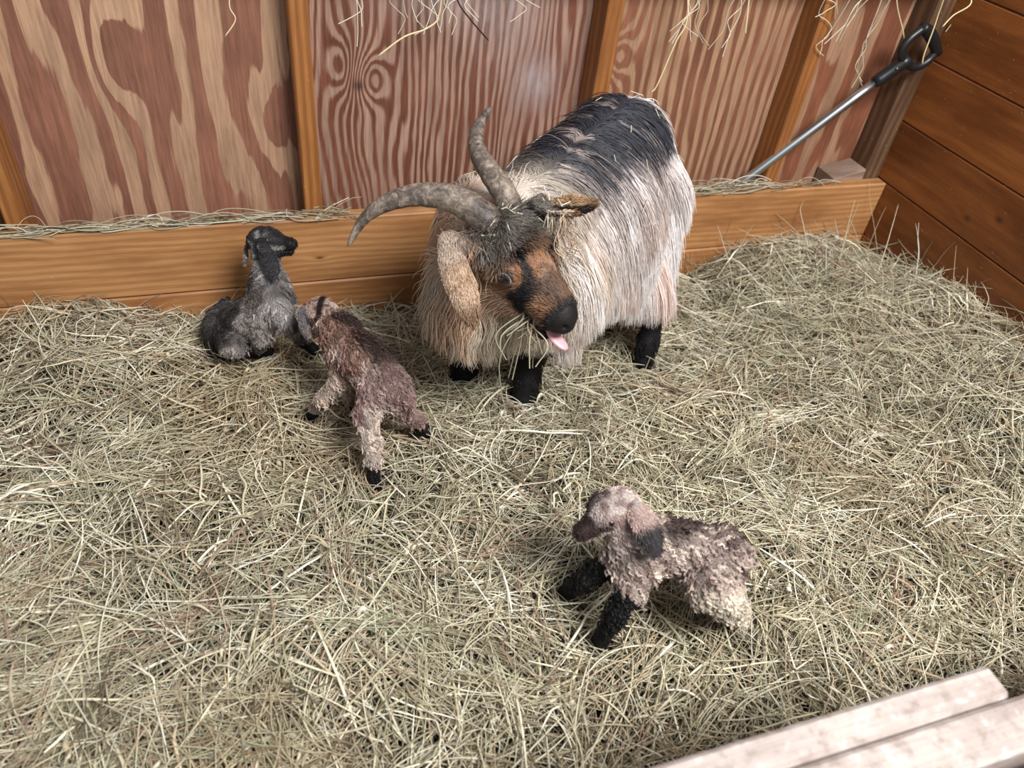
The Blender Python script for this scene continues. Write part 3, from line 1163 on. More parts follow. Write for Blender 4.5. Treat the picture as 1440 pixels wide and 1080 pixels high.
def kid_head(b_, o, F, U, sc=1.0, open_=0.0):
    """kid head: o = poll, F = towards the nose, U = up from the forehead"""
    F = unit(F)
    U = unit(U - F * (U @ F))
    L = np.cross(U, F)
    ax_ = np.array([F, L, U])
    h = lambda f, l, u: o + (F * f + L * l + U * u) * sc
    b_.add(ell(h(.022, 0, -.022), A(.034, .027, .027) * sc, ax_), .012)
    b_.add(cone(h(.035, 0, -.024), h(.074, 0, -.030), .021 * sc, .0125 * sc), .012)
    b_.add(ell(h(.080, 0, -.031), A(.012, .0125, .0115) * sc, ax_), .008)
    b_.add(cone(h(.025, 0, -.040), h(.074, 0, -.045), .017 * sc, .0075 * sc), .009)
    b_.add(ell(h(.080, 0, -.0405), A(.020, .02, .0014) * sc, ax_), .003, True)
    for s in (1, -1):
        b_.add(ell(h(.037, s * .0175, -.018), A(.010, .007, .008) * sc, ax_), .006)
        b_.add(ell(h(.0895, s * .006, -.029), A(.004, .0025, .0022) * sc, ax_), .002, True)
    eyes = [(h(.040, s * .0215, -.019), L * s + F * .3, .0062 * sc) for s in (1, -1)]
    return h, ax_, eyes




def cv(r_, u_, b_):
    return unit(CR * r_ + CU * u_ + CB * b_)


# --- kid A: dark grey, sitting up against the back board
HA = {}


def buildA(b):
    D = 1.60
    rump = onz(318, 462, .180)
    chest = at(383, 425, 1.555)
    HA['rump'], HA['chest'] = rump, chest
    mid = at(352, 448, 1.585)
    b.add(cone(rump, mid, .037, .040), .02).add(cone(mid, chest, .042, .042), .02)
    b.add(cone(chest, at(377, 400, 1.545), .042, .031), .02)
    neck = at(374, 362, 1.535)
    b.add(cone(at(380, 405, 1.545), neck, .034, .0235), .02)
    F = cv(.93, -.05, .25)
    U = cv(.02, .90, .35)
    o = at(357, 322, 1.535)
    h, ax_, eyes = kid_head(b, o, F, U, 1.0)
    HA['h'], HA['o'], HA['ax'] = h, o, ax_
    b.add(cone(neck, h(.012, 0, -.028), .023, .022), .014)
    b.add(leaf([at(370, 340, 1.505), at(374, 358, 1.495), at(381, 374, 1.49), at(388, 392, 1.488)], .0145, .0022, CB, -.3), .003)
    b.add(cone(h(.01, -.02, -.02), at(372, 348, 1.505), .008, .006), .006)
    ear(b, at(351, 333, 1.545), at(346, 352, 1.55), at(345, 372, 1.555), .009, .0028, cv(-.6, 0, .5), .003)
    b.add(cone(h(.008, .02, -.02), at(351, 334, 1.545), .009, .005), .006)
    # hind quarters folded
    h1 = onz(330, 497, .145)
    leg(b, [rump + A(.01, -.01, 0), at(325, 485, 1.57), onz(352, 492, .14), onz(378, 493, .135)], [.036, .024, .013, .011], .012)
    leg(b, [rump + A(-.01, .02, 0), at(303, 462, 1.62), onz(302, 492, .13)], [.034, .024, .018], .012)
    # front legs: one reaching down to the right, one tucked below
    leg(b, [at(392, 440, 1.55), at(405, 458, 1.545), onz(425, 478, .15), onz(442, 492, .125)], [.026, .016, .011, .012], .012)
    leg(b, [at(370, 455, 1.555), at(366, 475, 1.565), onz(362, 494, .135)], [.026, .016, .013], .01)
    # tail
    b.add(cone(at(305, 445, 1.64), at(318, 425, 1.63), .018, .010), .01)

    def flow(P): return np.tile(unit(rump - chest) * .5 + A(0, 0, -.9), (len(P), 1))

    def ln(P):
        q = (P - o) @ ax_.T
        hd_ = (q[:, 0] > -.01) & (np.linalg.norm(P - h(.035, 0, -.02), axis=1) < .06)
        ft = P[:, 2] < .155
        return np.where(hd_, .004, np.where(ft, .004, .015))
    return dict(base=(float(rump[0]), float(rump[1]), .12), flow=flow, len=ln, eyes=eyes, head=(h(.0, 0, -.024), h(.09, 0, -.036)), ears=[(at(372, 348, 1.50), at(387, 389, 1.49)), (at(351, 333, 1.545), at(345, 372, 1.555))])


def paintA(P):
    n = len(P)
    nz, n2 = vnoise(P, 40., 21), vnoise(P, 110., 22)
    c = mixc(np.tile(srgb(96, 88, 84), (n, 1)), srgb(164, 154, 150), sstep(nz, .3, .7))
    c = mixc(c, np.tile(srgb(146, 142, 142), (n, 1)), sstep(.05 - np.linalg.norm(P - at(384, 385, 1.53), axis=1), 0, .02) * .6)
    c = mixc(c, np.tile(srgb(34, 32, 34), (n, 1)), sstep(n2, .55, .8) * .6)
    d = unit(HA['chest'] - HA['rump'])
    side = unit(np.cross(d, CB))
    # dark back line on the picture-left side
    bk = ((P - HA['chest']) @ CR) + ((P - HA['chest']) @ CU) * -.55
    c = mixc(c, np.tile(srgb(28, 27, 30), (n, 1)), sstep(-bk, .035, .06) * .85 * (((P - HA['chest']) @ CU) < .06))
    c = mixc(c, np.tile(srgb(176, 170, 170), (n, 1)), sstep(.045 - np.linalg.norm(P - at(392, 440, 1.52), axis=1), 0, .03) * .7)
    q = (P - HA['o']) @ HA['ax'].T
    hm = (np.linalg.norm(P - HA['h'](.04, 0, -.02), axis=1) < .068) & (q[:, 2] > -.055)
    hc = mixc(np.tile(srgb(44, 42, 44), (n, 1)), srgb(150, 146, 142), sstep(n2, .5, .8) * sstep(.05 - q[:, 0], 0, .02))
    hc = mixc(hc, np.tile(srgb(170, 166, 162), (n, 1)), (np.abs(q[:, 2] + .034) < .004) * (q[:, 0] > .03) * .8)
    hc = mixc(hc, np.tile(srgb(24, 22, 24), (n, 1)), sstep(q[:, 0], .066, .078))
    c = mixc(c, hc, hm * 1.)
    te_ = segd(P, at(374, 352, 1.495), at(387, 389, 1.49))
    c = mixc(c, np.tile(srgb(52, 50, 55), (n, 1)), (te_ < .0165) * .95)
    ft = sstep(.158 - P[:, 2], 0, .012) * (((P - HA['rump']) @ CR) > .03)
    c = mixc(c, np.tile(srgb(20, 19, 22), (n, 1)), ft)
    ft2 = sstep(((P - at(405, 458, 1.545)) @ CR), .0, .02) * (P[:, 2] < .21)
    c = mixc(c, np.tile(srgb(20, 19, 22), (n, 1)), ft2)
    return c


KA, kidA, _ = make_kid('kid_goat', 'dark grey newborn kid sitting upright against the back board with its head raised', buildA, paintA, 26000, 1,
                    dict(locks=420, lift=.03, curl=.55))

# --- kid B: brown, seen from behind, nosing kid A
HB = {}


def buildB(b):
    rump = at(548, 545, 1.38)
    sh_ = at(478, 470, 1.44)
    HB['rump'], HB['sh'] = rump, sh_
    mid = (rump + sh_) / 2
    b.add(cone(rump, mid, .038, .041), .02).add(cone(mid, sh_, .041, .034), .02)
    neck = at(452, 440, 1.475)
    b.add(cone(sh_, neck, .036, .026), .02)
    F = cv(-.40, -.10, -.90)
    F = cv(-.55, -.30, -.75)
    U = cv(.10, .80, .35)
    o = at(452, 420, 1.475)
    h, ax_, eyes = kid_head(b, o, F, U, 1.0)
    HB['h'], HB['o'], HB['ax'] = h, o, ax_
    b.add(cone(neck, h(.012, 0, -.026), .026, .024), .014)
    b.add(leaf([at(429, 428, 1.475), at(424, 442, 1.47), at(426, 458, 1.467), at(436, 478, 1.465)], .0125, .0022, cv(-.6, 0, .8), -.3), .003)
    b.add(cone(h(.010, -.018, -.02), at(427, 436, 1.475), .010, .006), .006)
    b.add(cone(h(.010, .018, -.02), at(427, 436, 1.475), .010, .006), .006)
    ear(b, at(462, 428, 1.475), at(474, 437, 1.465), at(487, 449, 1.46), .010, .0028, cv(.3, .5, .8), .003)
    # hind legs
    hh = onz(526, 682, .135)
    leg(b, [at(528, 555, 1.375), at(515, 585, 1.365), at(522, 622, 1.365), at(525, 650, 1.37), hh], [.033, .020, .0125, .0105, .0105], .012)
    h2_ = onz(598, 610, .135)
    leg(b, [at(558, 560, 1.39), at(568, 578, 1.42), at(583, 590, 1.44), h2_], [.030, .016, .011, .011], .012)
    f1_ = onz(438, 582, .135)
    leg(b, [at(482, 505, 1.43), at(482, 530, 1.42), at(455, 560, 1.43), f1_], [.030, .016, .0115, .011], .012)
    f2_ = onz(503, 578, .135)
    leg(b, [at(500, 500, 1.46), at(498, 540, 1.47), f2_], [.028, .014, .013], .012)
    b.add(cone(at(560, 548, 1.36), at(575, 566, 1.365), .014, .009), .008)

    def flow(P): return np.tile(unit(rump - sh_) * .8 + A(0, 0, -.6), (len(P), 1))

    def ln(P):
        hd_ = np.linalg.norm(P - h(.03, 0, -.02), axis=1) < .055
        return np.where(hd_, .005, np.where(P[:, 2] < .20, .0045, .016))
    return dict(base=(float(mid[0]), float(mid[1]), .13), flow=flow, len=ln, eyes=eyes, head=(h(.0, 0, -.024), h(.09, 0, -.036)), ears=[(at(427, 434, 1.475), at(433, 476, 1.465)), (at(462, 428, 1.475), at(487, 449, 1.46))])


def paintB(P):
    n = len(P)
    nz, n2 = vnoise(P, 40., 31), vnoise(P, 110., 32)
    c = mixc(np.tile(srgb(128, 98, 86), (n, 1)), srgb(182, 158, 148), sstep(nz, .35, .7))
    ax_ = unit(HB['rump'] - HB['sh'])
    r = P - HB['sh']
    t = r @ ax_
    rr = r - t[:, None] * ax_
    sidev = cv(.75, .62, .25)
    sd = rr @ sidev
    c = mixc(c, np.tile(srgb(48, 34, 32), (n, 1)), sstep(sd + .02 * (nz - .5), .014, .028) * sstep(t, -.05, -.02) * .95)
    rh = sstep(t, .11, .15)
    c = mixc(c, mixc(np.tile(srgb(120, 92, 90), (n, 1)), srgb(170, 146, 140), n2), rh * .8)
    hindl = sstep(.020 - (P @ CU - at(515, 580, 1.37) @ CU), .0, .02) * ((P - at(515, 600, 1.37)) @ CR < .05)
    c = mixc(c, np.tile(srgb(206, 192, 180), (n, 1)), hindl * .75 * sstep(nz, .2, .5))
    fl = (np.linalg.norm(P - at(462, 552, 1.43), axis=1) < .05)
    c = mixc(c, np.tile(srgb(186, 170, 156), (n, 1)), fl * .7)
    hm = np.linalg.norm(P - HB['h'](.02, 0, -.02), axis=1) < .06
    hc = mixc(np.tile(srgb(196, 172, 162), (n, 1)), srgb(120, 92, 84), sstep(n2, .5, .8))
    q = (P - HB['o']) @ HB['ax'].T
    hc = mixc(hc, np.tile(srgb(46, 32, 30), (n, 1)), sstep(.008 - np.abs((P - HB['o']) @ CR - .004), 0, .004))
    c = mixc(c, hc, hm * 1.)
    c = mixc(c, np.tile(srgb(110, 112, 120), (n, 1)), (np.linalg.norm(P - at(428, 455, 1.47), axis=1) < .032) * (((P - at(434, 450, 1.47)) @ CR) < 0) * .8)
    c = mixc(c, np.tile(srgb(36, 30, 32), (n, 1)), (np.linalg.norm(P - at(482, 443, 1.46), axis=1) < .018) * .9)
    hv = vnoise(P, 60., 33) * .012
    c = mixc(c, np.tile(srgb(20, 19, 24), (n, 1)), sstep(.198 - P[:, 2] + hv, 0, .012) * ((P[:, 1] < HB['rump'][1] + .07) | (P[:, 2] < .165)))
    return c


KB, kidB, _ = make_kid('kid_goat', 'brown newborn kid standing seen from behind, head lowered beside the sitting kid', buildB, paintB, 28000, 2,
                    dict(locks=1100, lift=.03, curl=.95))

# --- kid C: pinkish grey curly kid in front
HC_ = {}


def buildC(b):
    rump = at(1012, 782, 1.155)
    sh_ = at(915, 768, 1.165)
    HC_['rump'], HC_['sh'] = rump, sh_
    mid = (rump + sh_) / 2 + CU * .004
    b.add(cone(rump, mid, .041, .037), .02).add(cone(mid, sh_, .037, .040), .02)
    b.add(cone(sh_, at(892, 775, 1.155), .042, .040), .02)
    neck = at(885, 745, 1.13)
    b.add(cone(at(895, 770, 1.15), neck, .042, .031), .02)
    F = cv(-.80, -.42, .20)
    U = cv(-.28, .72, .62)
    o = at(878, 690, 1.10)
    h, ax_, eyes = kid_head(b, o, F, U, 1.02)
    HC_['h'], HC_['o'], HC_['ax'] = h, o, ax_
    b.add(cone(neck, h(.010, 0, -.030), .031, .027), .014)
    b.add(leaf([at(890, 708, 1.085), at(900, 726, 1.075), at(912, 748, 1.07), at(922, 782, 1.072)], .0175, .0026, CB, -.3, [.45, .62, .85, 1., .85, .3]), .003)
    b.add(cone(h(.006, .02, -.022), at(894, 716, 1.085), .012, .008), .008)
    ear(b, at(842, 692, 1.135), at(834, 702, 1.14), at(828, 720, 1.145), .008, .0028, cv(-.4, .2, .8), .003)
    # front legs
    ff = onz(843, 903, .14)
    leg(b, [at(893, 795, 1.145), at(888, 830, 1.13), at(868, 860, 1.135), ff], [.036, .020, .0125, .0130], .012)
    f2_ = onz(797, 832, .14)
    leg(b, [at(875, 785, 1.16), at(850, 797, 1.175), at(825, 812, 1.19), f2_], [.028, .015, .0120, .0130], .012)
    # hind leg folded, white hock
    hk = onz(1043, 868, .155)
    leg(b, [rump + CU * -.004, at(1000, 825, 1.12), at(1025, 850, 1.115), hk], [.040, .032, .020, .014], .014)
    leg(b, [hk, onz(1046, 882, .14), onz(1058, 890, .13)], [.014, .011, .011], .01)
    leg(b, [rump, at(985, 815, 1.19), onz(990, 845, .135)], [.036, .022, .014], .012)
    b.add(cone(at(1044, 775, 1.16), at(1053, 792, 1.16), .013, .008), .008)

    def flow(P): return np.tile(unit(rump - sh_) * .7 + A(0, 0, -.7), (len(P), 1))

    def ln(P):
        hd_ = np.linalg.norm(P - h(.035, 0, -.02), axis=1) < .05
        return np.where(hd_, .006, np.where(P[:, 2] < .20, .0045, .019))
    return dict(base=(float(mid[0]), float(mid[1]), .13), flow=flow, len=ln, eyes=eyes, head=(h(.005, 0, -.024), h(.09, 0, -.036)), ears=[(at(895, 716, 1.082), at(923, 780, 1.075)), (at(842, 692, 1.135), at(828, 720, 1.145))])


def paintC(P):
    n = len(P)
    nz, n2 = vnoise(P, 45., 41), vnoise(P, 120., 42)
    c = mixc(np.tile(srgb(176, 158, 150), (n, 1)), srgb(206, 190, 178), sstep(nz, .4, .7))
    c = mixc(c, np.tile(srgb(110, 86, 80), (n, 1)), sstep(n2, .5, .8) * .8)
    ax_ = unit(HC_['rump'] - HC_['sh'])
    r = P - HC_['sh']
    t = r @ ax_
    up = r @ CU
    c = mixc(c, np.tile(srgb(54, 40, 38), (n, 1)), sstep(up + .02 * (n2 - .5) + .010 * np.sin(t * 60), .012, .034) * sstep(t, .0, .02) * .9)
    rr = sstep(t, .075, .12)
    c = mixc(c, np.tile(srgb(96, 78, 74), (n, 1)), rr * sstep(n2, .35, .6) * .7 * (up > -.03))
    c = mixc(c, np.tile(srgb(214, 204, 186), (n, 1)), sstep(-up, .04, .06) * sstep(t, .05, .08) * .8)
    c = mixc(c, np.tile(srgb(128, 116, 112), (n, 1)), sstep(.05 - np.linalg.norm(P - at(872, 765, 1.12), axis=1), 0, .03) * .6)
    q = (P - HC_['o']) @ HC_['ax'].T
    hm = (np.linalg.norm(P - HC_['h'](.04, 0, -.025), axis=1) < .062)
    hc = mixc(np.tile(srgb(222, 206, 200), (n, 1)), srgb(150, 118, 114), sstep(n2, .45, .7) * .8)
    hc = mixc(hc, np.tile(srgb(62, 45, 42), (n, 1)), sstep(q[:, 0] + .012 * (n2 - .5), .048, .062))
    hc = mixc(hc, np.tile(srgb(176, 158, 150), (n, 1)), sstep(.0035 - np.abs(q[:, 2] + .046), 0, .002) * (q[:, 0] < .085) * .8)
    hc = mixc(hc, np.tile(srgb(60, 44, 42), (n, 1)), sstep(.011 - np.linalg.norm(q[:, [0, 2]] - A(.050, -.028), axis=1), 0, .005) * .9)
    hc = mixc(hc, np.tile(srgb(40, 26, 28), (n, 1)), sstep(-q[:, 1], .0, .008) * (q[:, 0] > .02) * .75)
    c = mixc(c, hc, hm * 1.)
    d = at(922, 774, 1.075) - at(895, 716, 1.082)
    a = at(895, 716, 1.082)
    te = ((P - a) @ d) / (d @ d)
    re = np.linalg.norm(P - a - np.clip(te, 0, 1)[:, None] * d, axis=1)
    ecol = mixc(np.tile(srgb(206, 178, 170), (n, 1)), srgb(66, 62, 64), sstep(te, .3, .6))
    c = mixc(c, ecol, (re < .021) & (te > -.05) & ((P @ CB) > a @ CB - .012))
    blk = ((P - at(858, 800, 1.15)) @ cv(.85, .45, 0) < 0) & ((P @ CU) < at(858, 782, 1.15) @ CU)
    c = mixc(c, np.tile(srgb(18, 17, 20), (n, 1)), blk * 1.)
    blk2 = ((P - at(884, 836, 1.13)) @ cv(.75, .65, 0) < 0) & ((P @ CU) < at(884, 812, 1.13) @ CU)
    c = mixc(c, np.tile(srgb(18, 17, 20), (n, 1)), blk2 * sstep(nz, .1, .3))
    return c


KC, kidC, _ = make_kid('kid_goat', 'pinkish grey curly-coated newborn kid half risen on black forelegs alone in the foreground hay', buildC, paintC, 30000, 3,
                    dict(locks=1500, lift=.05, curl=1.3))

# ------------------------------------------------------------------ hay
nx, ny = 320, 250
gx, gy = np.linspace(-1.25, XC - .002, nx), np.linspace(-1.9, -.002, ny)
XX, YY = np.meshgrid(gx, gy, indexing='ij')
ZZ = hay_z(XX, YY) - .052
V = np.stack([XX, YY, ZZ], -1).reshape(-1, 3)
I = np.arange(nx * ny).reshape(nx, ny)
Fq = np.stack([I[:-1, :-1], I[1:, :-1], I[1:, 1:], I[:-1, 1:]], -1).reshape(-1, 4)
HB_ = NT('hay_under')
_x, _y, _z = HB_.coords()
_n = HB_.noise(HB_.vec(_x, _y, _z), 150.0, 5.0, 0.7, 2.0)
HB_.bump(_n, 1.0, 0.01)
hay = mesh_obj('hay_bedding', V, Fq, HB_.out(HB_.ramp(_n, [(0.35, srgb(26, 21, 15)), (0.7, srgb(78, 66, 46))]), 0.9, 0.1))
tag(hay, 'deep loose bed of dry pale green hay covering the stall floor', 'hay', kind='stuff')

PAL = np.array([srgb(222, 214, 184), srgb(204, 194, 160), srgb(184, 172, 136), srgb(150, 138, 106), srgb(234, 228, 206), srgb(190, 166, 132), srgb(158, 128, 104), srgb(172, 172, 138), srgb(112, 98, 72)])
PAL = (PAL * .78 + PAL.mean(1, keepdims=True) * .22) * .88
PW = np.array([.17, .20, .17, .13, .09, .08, .06, .06, .04])


def straws(n, lmin, lmax, rmin, rmax, zlo, zhi, k=7, bend=.5, bundle=0, kink=.3, region=None, bright=1.0, tilt=.05, old=.2):
    x0, x1, y0, y1 = region or (-.95, XC, -1.42, -.005)
    if bundle:
        nb = n // bundle
        bx = rng.uniform(x0, x1, nb); by = rng.uniform(y0, y1, nb)
        bi = np.repeat(np.arange(nb), bundle)
        n = len(bi)
        x = bx[bi] + rng.normal(0, .014, n); y = by[bi] + rng.normal(0, .014, n)
        ang = (rng.random(nb) * 6.283)[bi] + rng.normal(0, .13, n)
        cur = (rng.normal(0, bend, nb))[bi] + rng.normal(0, .12, n)
        zo = (rng.uniform(zlo, zhi, nb))[bi] + rng.uniform(-.005, .006, n)
        ci = rng.choice(len(PAL), nb, p=PW)[bi]
    else:
        x = rng.uniform(x0, x1, n); y = rng.uniform(y0, y1, n)
        fld = vnoise(np.stack([x, y], -1) + 20, 3.0, 5) * 6.283 * 1.5
        ang = np.where(rng.random(n) < .45, fld + rng.normal(0, .5, n), rng.random(n) * 6.283)
        cur = rng.normal(0, bend, n)
        zo = rng.uniform(zlo, zhi, n)
        ci = rng.choice(len(PAL), n, p=PW)
    L = lmin + (lmax - lmin) * rng.random(n) ** 1.6
    t = np.linspace(-.5, .5, k)
    a = ang[:, None] + cur[:, None] * t[None] * 1.2
    kk = (rng.random(n) < kink)[:, None] * rng.normal(0, .8, n)[:, None] * (t[None] > rng.uniform(-.3, .3, n)[:, None])
    a = a + kk
    st = (L / (k - 1))[:, None]
    px = np.cumsum(np.cos(a) * st, 1); py = np.cumsum(np.sin(a) * st, 1)
    px = px - px[:, k // 2:k // 2 + 1] + x[:, None]
    py = py - py[:, k // 2:k // 2 + 1] + y[:, None]
    # each straw lies on a smoothed surface through its middle, following it loosely
    h = hay_z(px, py)
    hm = h.mean(1, keepdims=True)
    z = hm * .45 + h * .55 + zo[:, None] + rng.normal(0, tilt, n)[:, None] * t[None] * L[:, None] * 4
    z = z + (rng.random(n) ** 3 * .02)[:, None] * (.25 - t[None] ** 2) * 4
    z = np.maximum(z, h - .05)
    px = np.clip(px, -1.3, XC - .004); py = np.minimum(py, -.004)
    P = np.stack([px, py, z], -1)
    r = rng.uniform(rmin, rmax, n)
    R = r[:, None] * (1 - .55 * np.abs(t[None] * 2) ** 3)
    depth = (zo - zlo) / (zhi - zlo + 1e-6)
    patch = vnoise(np.stack([x, y], -1) + 40, 4.0, 6)
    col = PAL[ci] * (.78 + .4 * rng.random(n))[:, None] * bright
    col = mixc(col, col * srgb(196, 160, 118), sstep(patch, .45, .8) * (rng.random(n) < .75) * old * 1.6)
    return P, R, np.clip(col, 0, 1)


def avoid(P, bodies):
    keep = np.ones(len(P), bool)
    for b_ in bodies:
        lo, hi = b_.bounds()
        c = P[:, 1:-1:2]
        near = ((c > lo) & (c < hi)).all(-1).any(1) & keep
        idx = np.where(near)[0]
        if len(idx):
            d = b_.ev(P[idx][:, ::1]).min(1)
            keep[idx[d < .0015]] = False
    return keep


BD = [G, KA, KB, KC]
sets = [  # lower layers coloured darker, top layers paler: shade between straws painted in
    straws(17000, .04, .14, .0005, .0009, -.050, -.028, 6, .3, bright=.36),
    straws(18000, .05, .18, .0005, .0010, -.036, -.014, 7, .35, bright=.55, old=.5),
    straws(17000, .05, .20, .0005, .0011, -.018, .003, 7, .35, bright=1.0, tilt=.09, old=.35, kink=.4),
    straws(6500, .10, .26, .0007, .0014, -.010, .008, 8, .6, bright=1.22, tilt=.04),
    straws(8000, .10, .30, .0005, .0011, -.014, .006, 8, .7, bundle=16, bright=1.12),
    straws(1800, .06, .20, .0012, .0023, -.006, .010, 7, .25, bright=1.32, kink=.5),
    straws(600, .10, .28, .0006, .0011, .004, .02, 8, .7, region=(1.0, XC, -.75, -.02), tilt=.14),
    straws(320, .012, .035, .0022, .0042, -.002, .006, 5, 1.5, bright=1.1, kink=.8),
]
k = 0
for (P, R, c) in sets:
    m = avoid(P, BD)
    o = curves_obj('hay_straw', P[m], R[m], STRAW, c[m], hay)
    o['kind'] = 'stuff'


# ------------------------------------------------------------------ loose hay on the ledge
def simple_straws(n, P0, P1, spread, lmin, lmax, dirv, dj, sag, r=(.0006, .0011), k=6):
    t = rng.random(n)[:, None]
    c = A(*P0) * (1 - t) + A(*P1) * t + rng.normal(0, 1, (n, 3)) * A(*spread)
    d = unit(A(*dirv) * np.where(rng.random(n) < .5, 1, -1)[:, None] + rng.normal(0, 1, (n, 3)) * A(*dj))
    L = rng.uniform(lmin, lmax, n)
    s = np.linspace(-.5, .5, k)
    P = c[:, None] + d[:, None] * (s[None, :, None] * L[:, None, None])
    b_ = rng.normal(0, 1, (n, 3)) * A(.02, .008, .01)
    P = P + b_[:, None] * ((.25 - s ** 2) * 4)[None, :, None]
    P[..., 2] -= sag * (s ** 2 * 4)[None] * L[:, None]
    R = np.repeat(rng.uniform(*r, n)[:, None], k, 1)
    col = PAL[rng.choice(len(PAL), n, p=PW)] * (.7 + .4 * rng.random(n))[:, None]
    return P, R, col


parts = [simple_straws(90, (-.42, .012, .356), (0.0, .012, .356), (.01, .006, .003), .05, .16, (1, 0, 0), (.1, .08, .03), 0),
         simple_straws(50, (-.62, .01, .356), (-.40, .01, .356), (.01, .006, .003), .04, .12, (1, 0, 0), (.15, .1, .03), 0),
         simple_straws(14, (.02, .01, .358), (.10, .01, .358), (.01, .006, .003), .05, .14, (1, 0, 0), (.3, .2, .3), 0),
         simple_straws(90, (.88, .016, .358), (1.16, .016, .358), (.01, .008, .005), .06, .18, (1, 0, .02), (.12, .1, .08), 0),
         simple_straws(26, (1.15, .016, .354), (1.4, .016, .354), (.01, .006, .002), .04, .10, (1, 0, 0), (.1, .1, .02), 0)]
P = np.vstack([p[0] for p in parts])
P[..., 2] = np.maximum(P[..., 2], .3515)
P[..., 1] = np.minimum(P[..., 1], .034)
o = curves_obj('ledge_hay', P, np.vstack([p[1] for p in parts]), STRAW, np.vstack([p[2] for p in parts]))
tag(o, 'wisps of dry hay lying along the top edge of the kickboard', 'hay', kind='stuff')


# ------------------------------------------------------------------ single stems
def stem(px, r, colr, label, group=None, name='hay_stem', cat='hay stem'):
    px = [A(*p) for p in px]
    px = [A(px[0][0], .014, .885)] + px
    pts = catmull(px, 5 * len(px))
    rr = np.full(len(pts), r)
    rr[0] *= .5; rr[-1] *= .5
    V, Fc = sweep(pts, rr, 8, up=(.1, .9, .2))
    m = NT('stem_' + name).out(colr, .55, .3)
    o = mesh_obj(name, V, Fc, m)
    return tag(o, label, cat, group or ('hay stems hanging along the top' if name == 'hay_stem' else None))


S1 = srgb(222, 206, 164)
Y = .030
yy = lambda u, v, y=Y: ony(u, v, y)
stem([yy(640, -30), yy(644, 2), yy(662, 28), yy(687, 57)], .0016, srgb(52, 40, 38), 'thin dark twig hanging at the top above the horned goat', name='twig', cat='twig')
stem([yy(618, 18), yy(600, 40), yy(568, 52), yy(530, 80)], .0017, S1, 'long bent pale stem hanging left of the dark twig')
stem([yy(968, -20), yy(966, 30), yy(950, 60), yy(925, 118), yy(916, 130)], .0016, S1, 'long yellow stem hanging down onto the white rump of the mother goat')
stem([yy(1262, -20), yy(1262, 10), yy(1270, 45), yy(1273, 74)], .0015, S1, 'pale stem hanging across the left side of the D-shaped grip')
stem([yy(1326, -20, -.1), yy(1318, 25, -.1), yy(1300, 75, -.1), yy(1297, 90, -.1)], .0014, S1, 'pale stem hanging across the right side of the D-shaped grip')
stem([yy(1366, 0, -.1), yy(1340, 22, -.1), yy(1325, 38, -.1)], .0015, S1, 'short forked stem hanging beside the top of the corner post')
stem([yy(322, -20), yy(323, 10), yy(331, 28), yy(316, 52)], .0012, S1, 'crooked little stem hanging in front of the left plywood panel')
stem([yy(1056, -15), yy(1050, 30), yy(1048, 48)], .0018, S1, 'straight pale stem hanging before the plywood between second and third studs from the right')
# a haze of thin hanging wisps
hp = []
for (u, v, n_, L) in ((570, 10, 3, .07), (602, 28, 4, .08), (635, 20, 3, .08), (655, 5, 2, .09), (964, 20, 4, .12), (975, 30, 4, .12), (1022, 40, 3, .1), (1170, 20, 3, .07), (1200, 30, 4, .12), (1207, 90, 3, .12), (1165, 60, 2, .08), (740, 0, 3, .06), (505, 20, 3, .12), (1345, 15, 2, .1)):
    for i in range(n_):
        a = yy(u + rng.normal(0, 7), v - 10 + rng.normal(0, 6))
        d = unit(A(rng.normal(0, .35), rng.normal(0, .05), -1))
        s = np.linspace(-.5, .5, 7)[:, None]
        p = a + d * s * L * (.6 + .8 * rng.random()) + A(rng.normal(0, .012), 0, 0) * (np.abs(s) * 2) ** 2 + A(rng.normal(0, .008), 0, 0) * np.sin(s * 9)
        p[:, 1] = np.minimum(p[:, 1], .030)
        tp_ = p[0] + A(rng.normal(0, .01), 0, 0)
        p = np.vstack([[tp_[0], .014, .885], [(tp_[0] + p[0, 0]) / 2, .014, (.885 + p[0, 2]) / 2], p])
        hp.append(p)
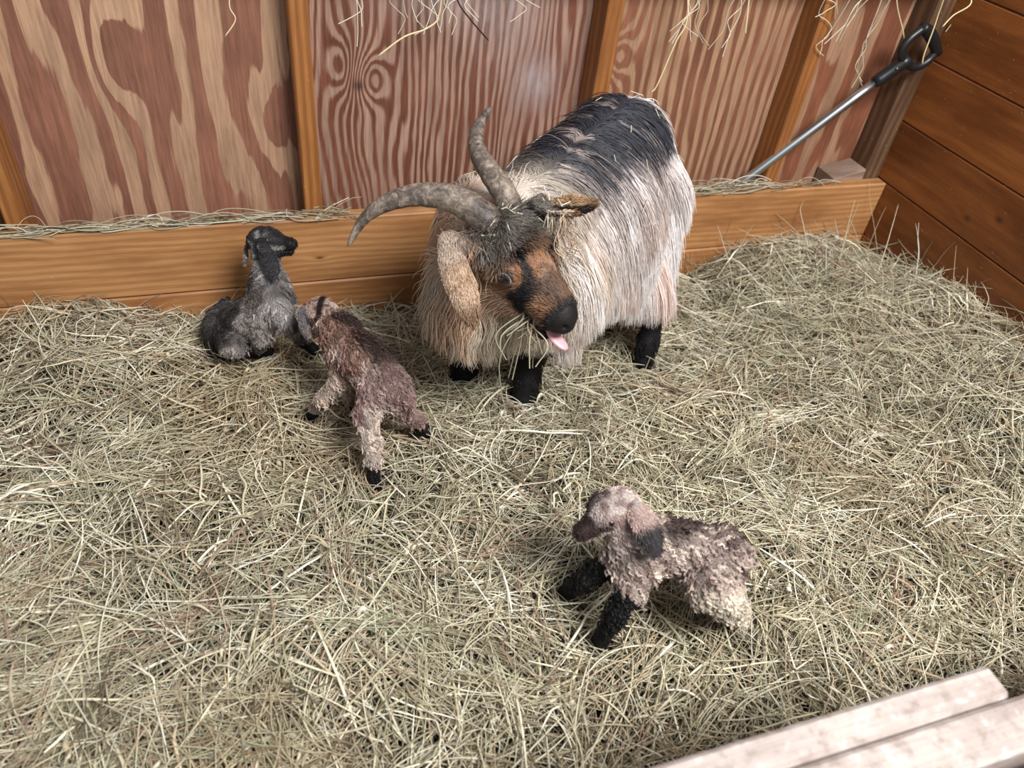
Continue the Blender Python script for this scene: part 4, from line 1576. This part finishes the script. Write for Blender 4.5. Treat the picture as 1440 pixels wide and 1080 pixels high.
hp = np.array(hp)
o = curves_obj('hanging_hay', hp, np.full(hp.shape[:2], .0008), STRAW, PAL[rng.choice([0, 4, 1], len(hp))])
tag(o, 'thin wisps of hay hanging down along the top of the back wall', 'hay', kind='stuff')

# hay held in the mouth
mp = []
for i in range(16):
    a = hd(.135 + rng.normal(0, .008), -.012 + rng.normal(0, .008), -.080 + rng.normal(0, .002))
    e = at(690 + rng.uniform(-10, 65), 540 + rng.uniform(-40, 25), 1.36) if i < 6 else at(715 + rng.uniform(-15, 60), 480 + rng.uniform(-15, 40), 1.27)
    m_ = (a + e) / 2 + CR * rng.normal(0.004, .014) + CB * .015
    mp.append(catmull([a, m_, e], 8))
mp = np.array(mp)
o = curves_obj('mouthful_of_hay', mp, np.full(mp.shape[:2], .0010), STRAW, PAL[rng.choice([1, 2, 7, 0], len(mp))] * .85)
tag(o, 'tuft of greenish hay hanging from the mouth of the mother goat', 'hay', kind='stuff')

# bits of hay caught in the coats
def caught(body, V, F, n, w, name, label, lmin=.012, lmax=.042, off=.012):
    P = scatter(V, F, n, w)
    N = body.grad(P)
    d = unit(np.cross(N, rng.normal(0, 1, (n, 3))))
    L = rng.uniform(lmin, lmax, n)
    s = np.linspace(-.5, .5, 5)
    Q = P[:, None] + N[:, None] * off + d[:, None] * (s[None, :, None] * L[:, None, None])
    for j in range(5):
        e = body.ev(Q[:, j])
        Q[:, j] += body.grad(Q[:, j]) * np.maximum(off * .8 - e, 0)[:, None]
    o = curves_obj(name, Q, np.full((n, 5), .0008), STRAW, PAL[rng.choice([0, 4, 1], n)])
    return tag(o, label, 'hay', kind='stuff')


caught(G, GV, GF, 38, lambda P: ((P[:, 2] > .5) & (~headmask(P))) * 1.0, 'caught_hay', 'short bits of hay caught in the coat along the back of the mother goat')
caught(G, GV, GF, 34, lambda P: (headmask(P) & (((P - HO) @ _U) > -.04) & (((P - HO) @ _F) < .07)) * 1.0, 'forehead_hay', 'chaff caught in the tufts between the horns of the mother goat', .01, .03, .014)
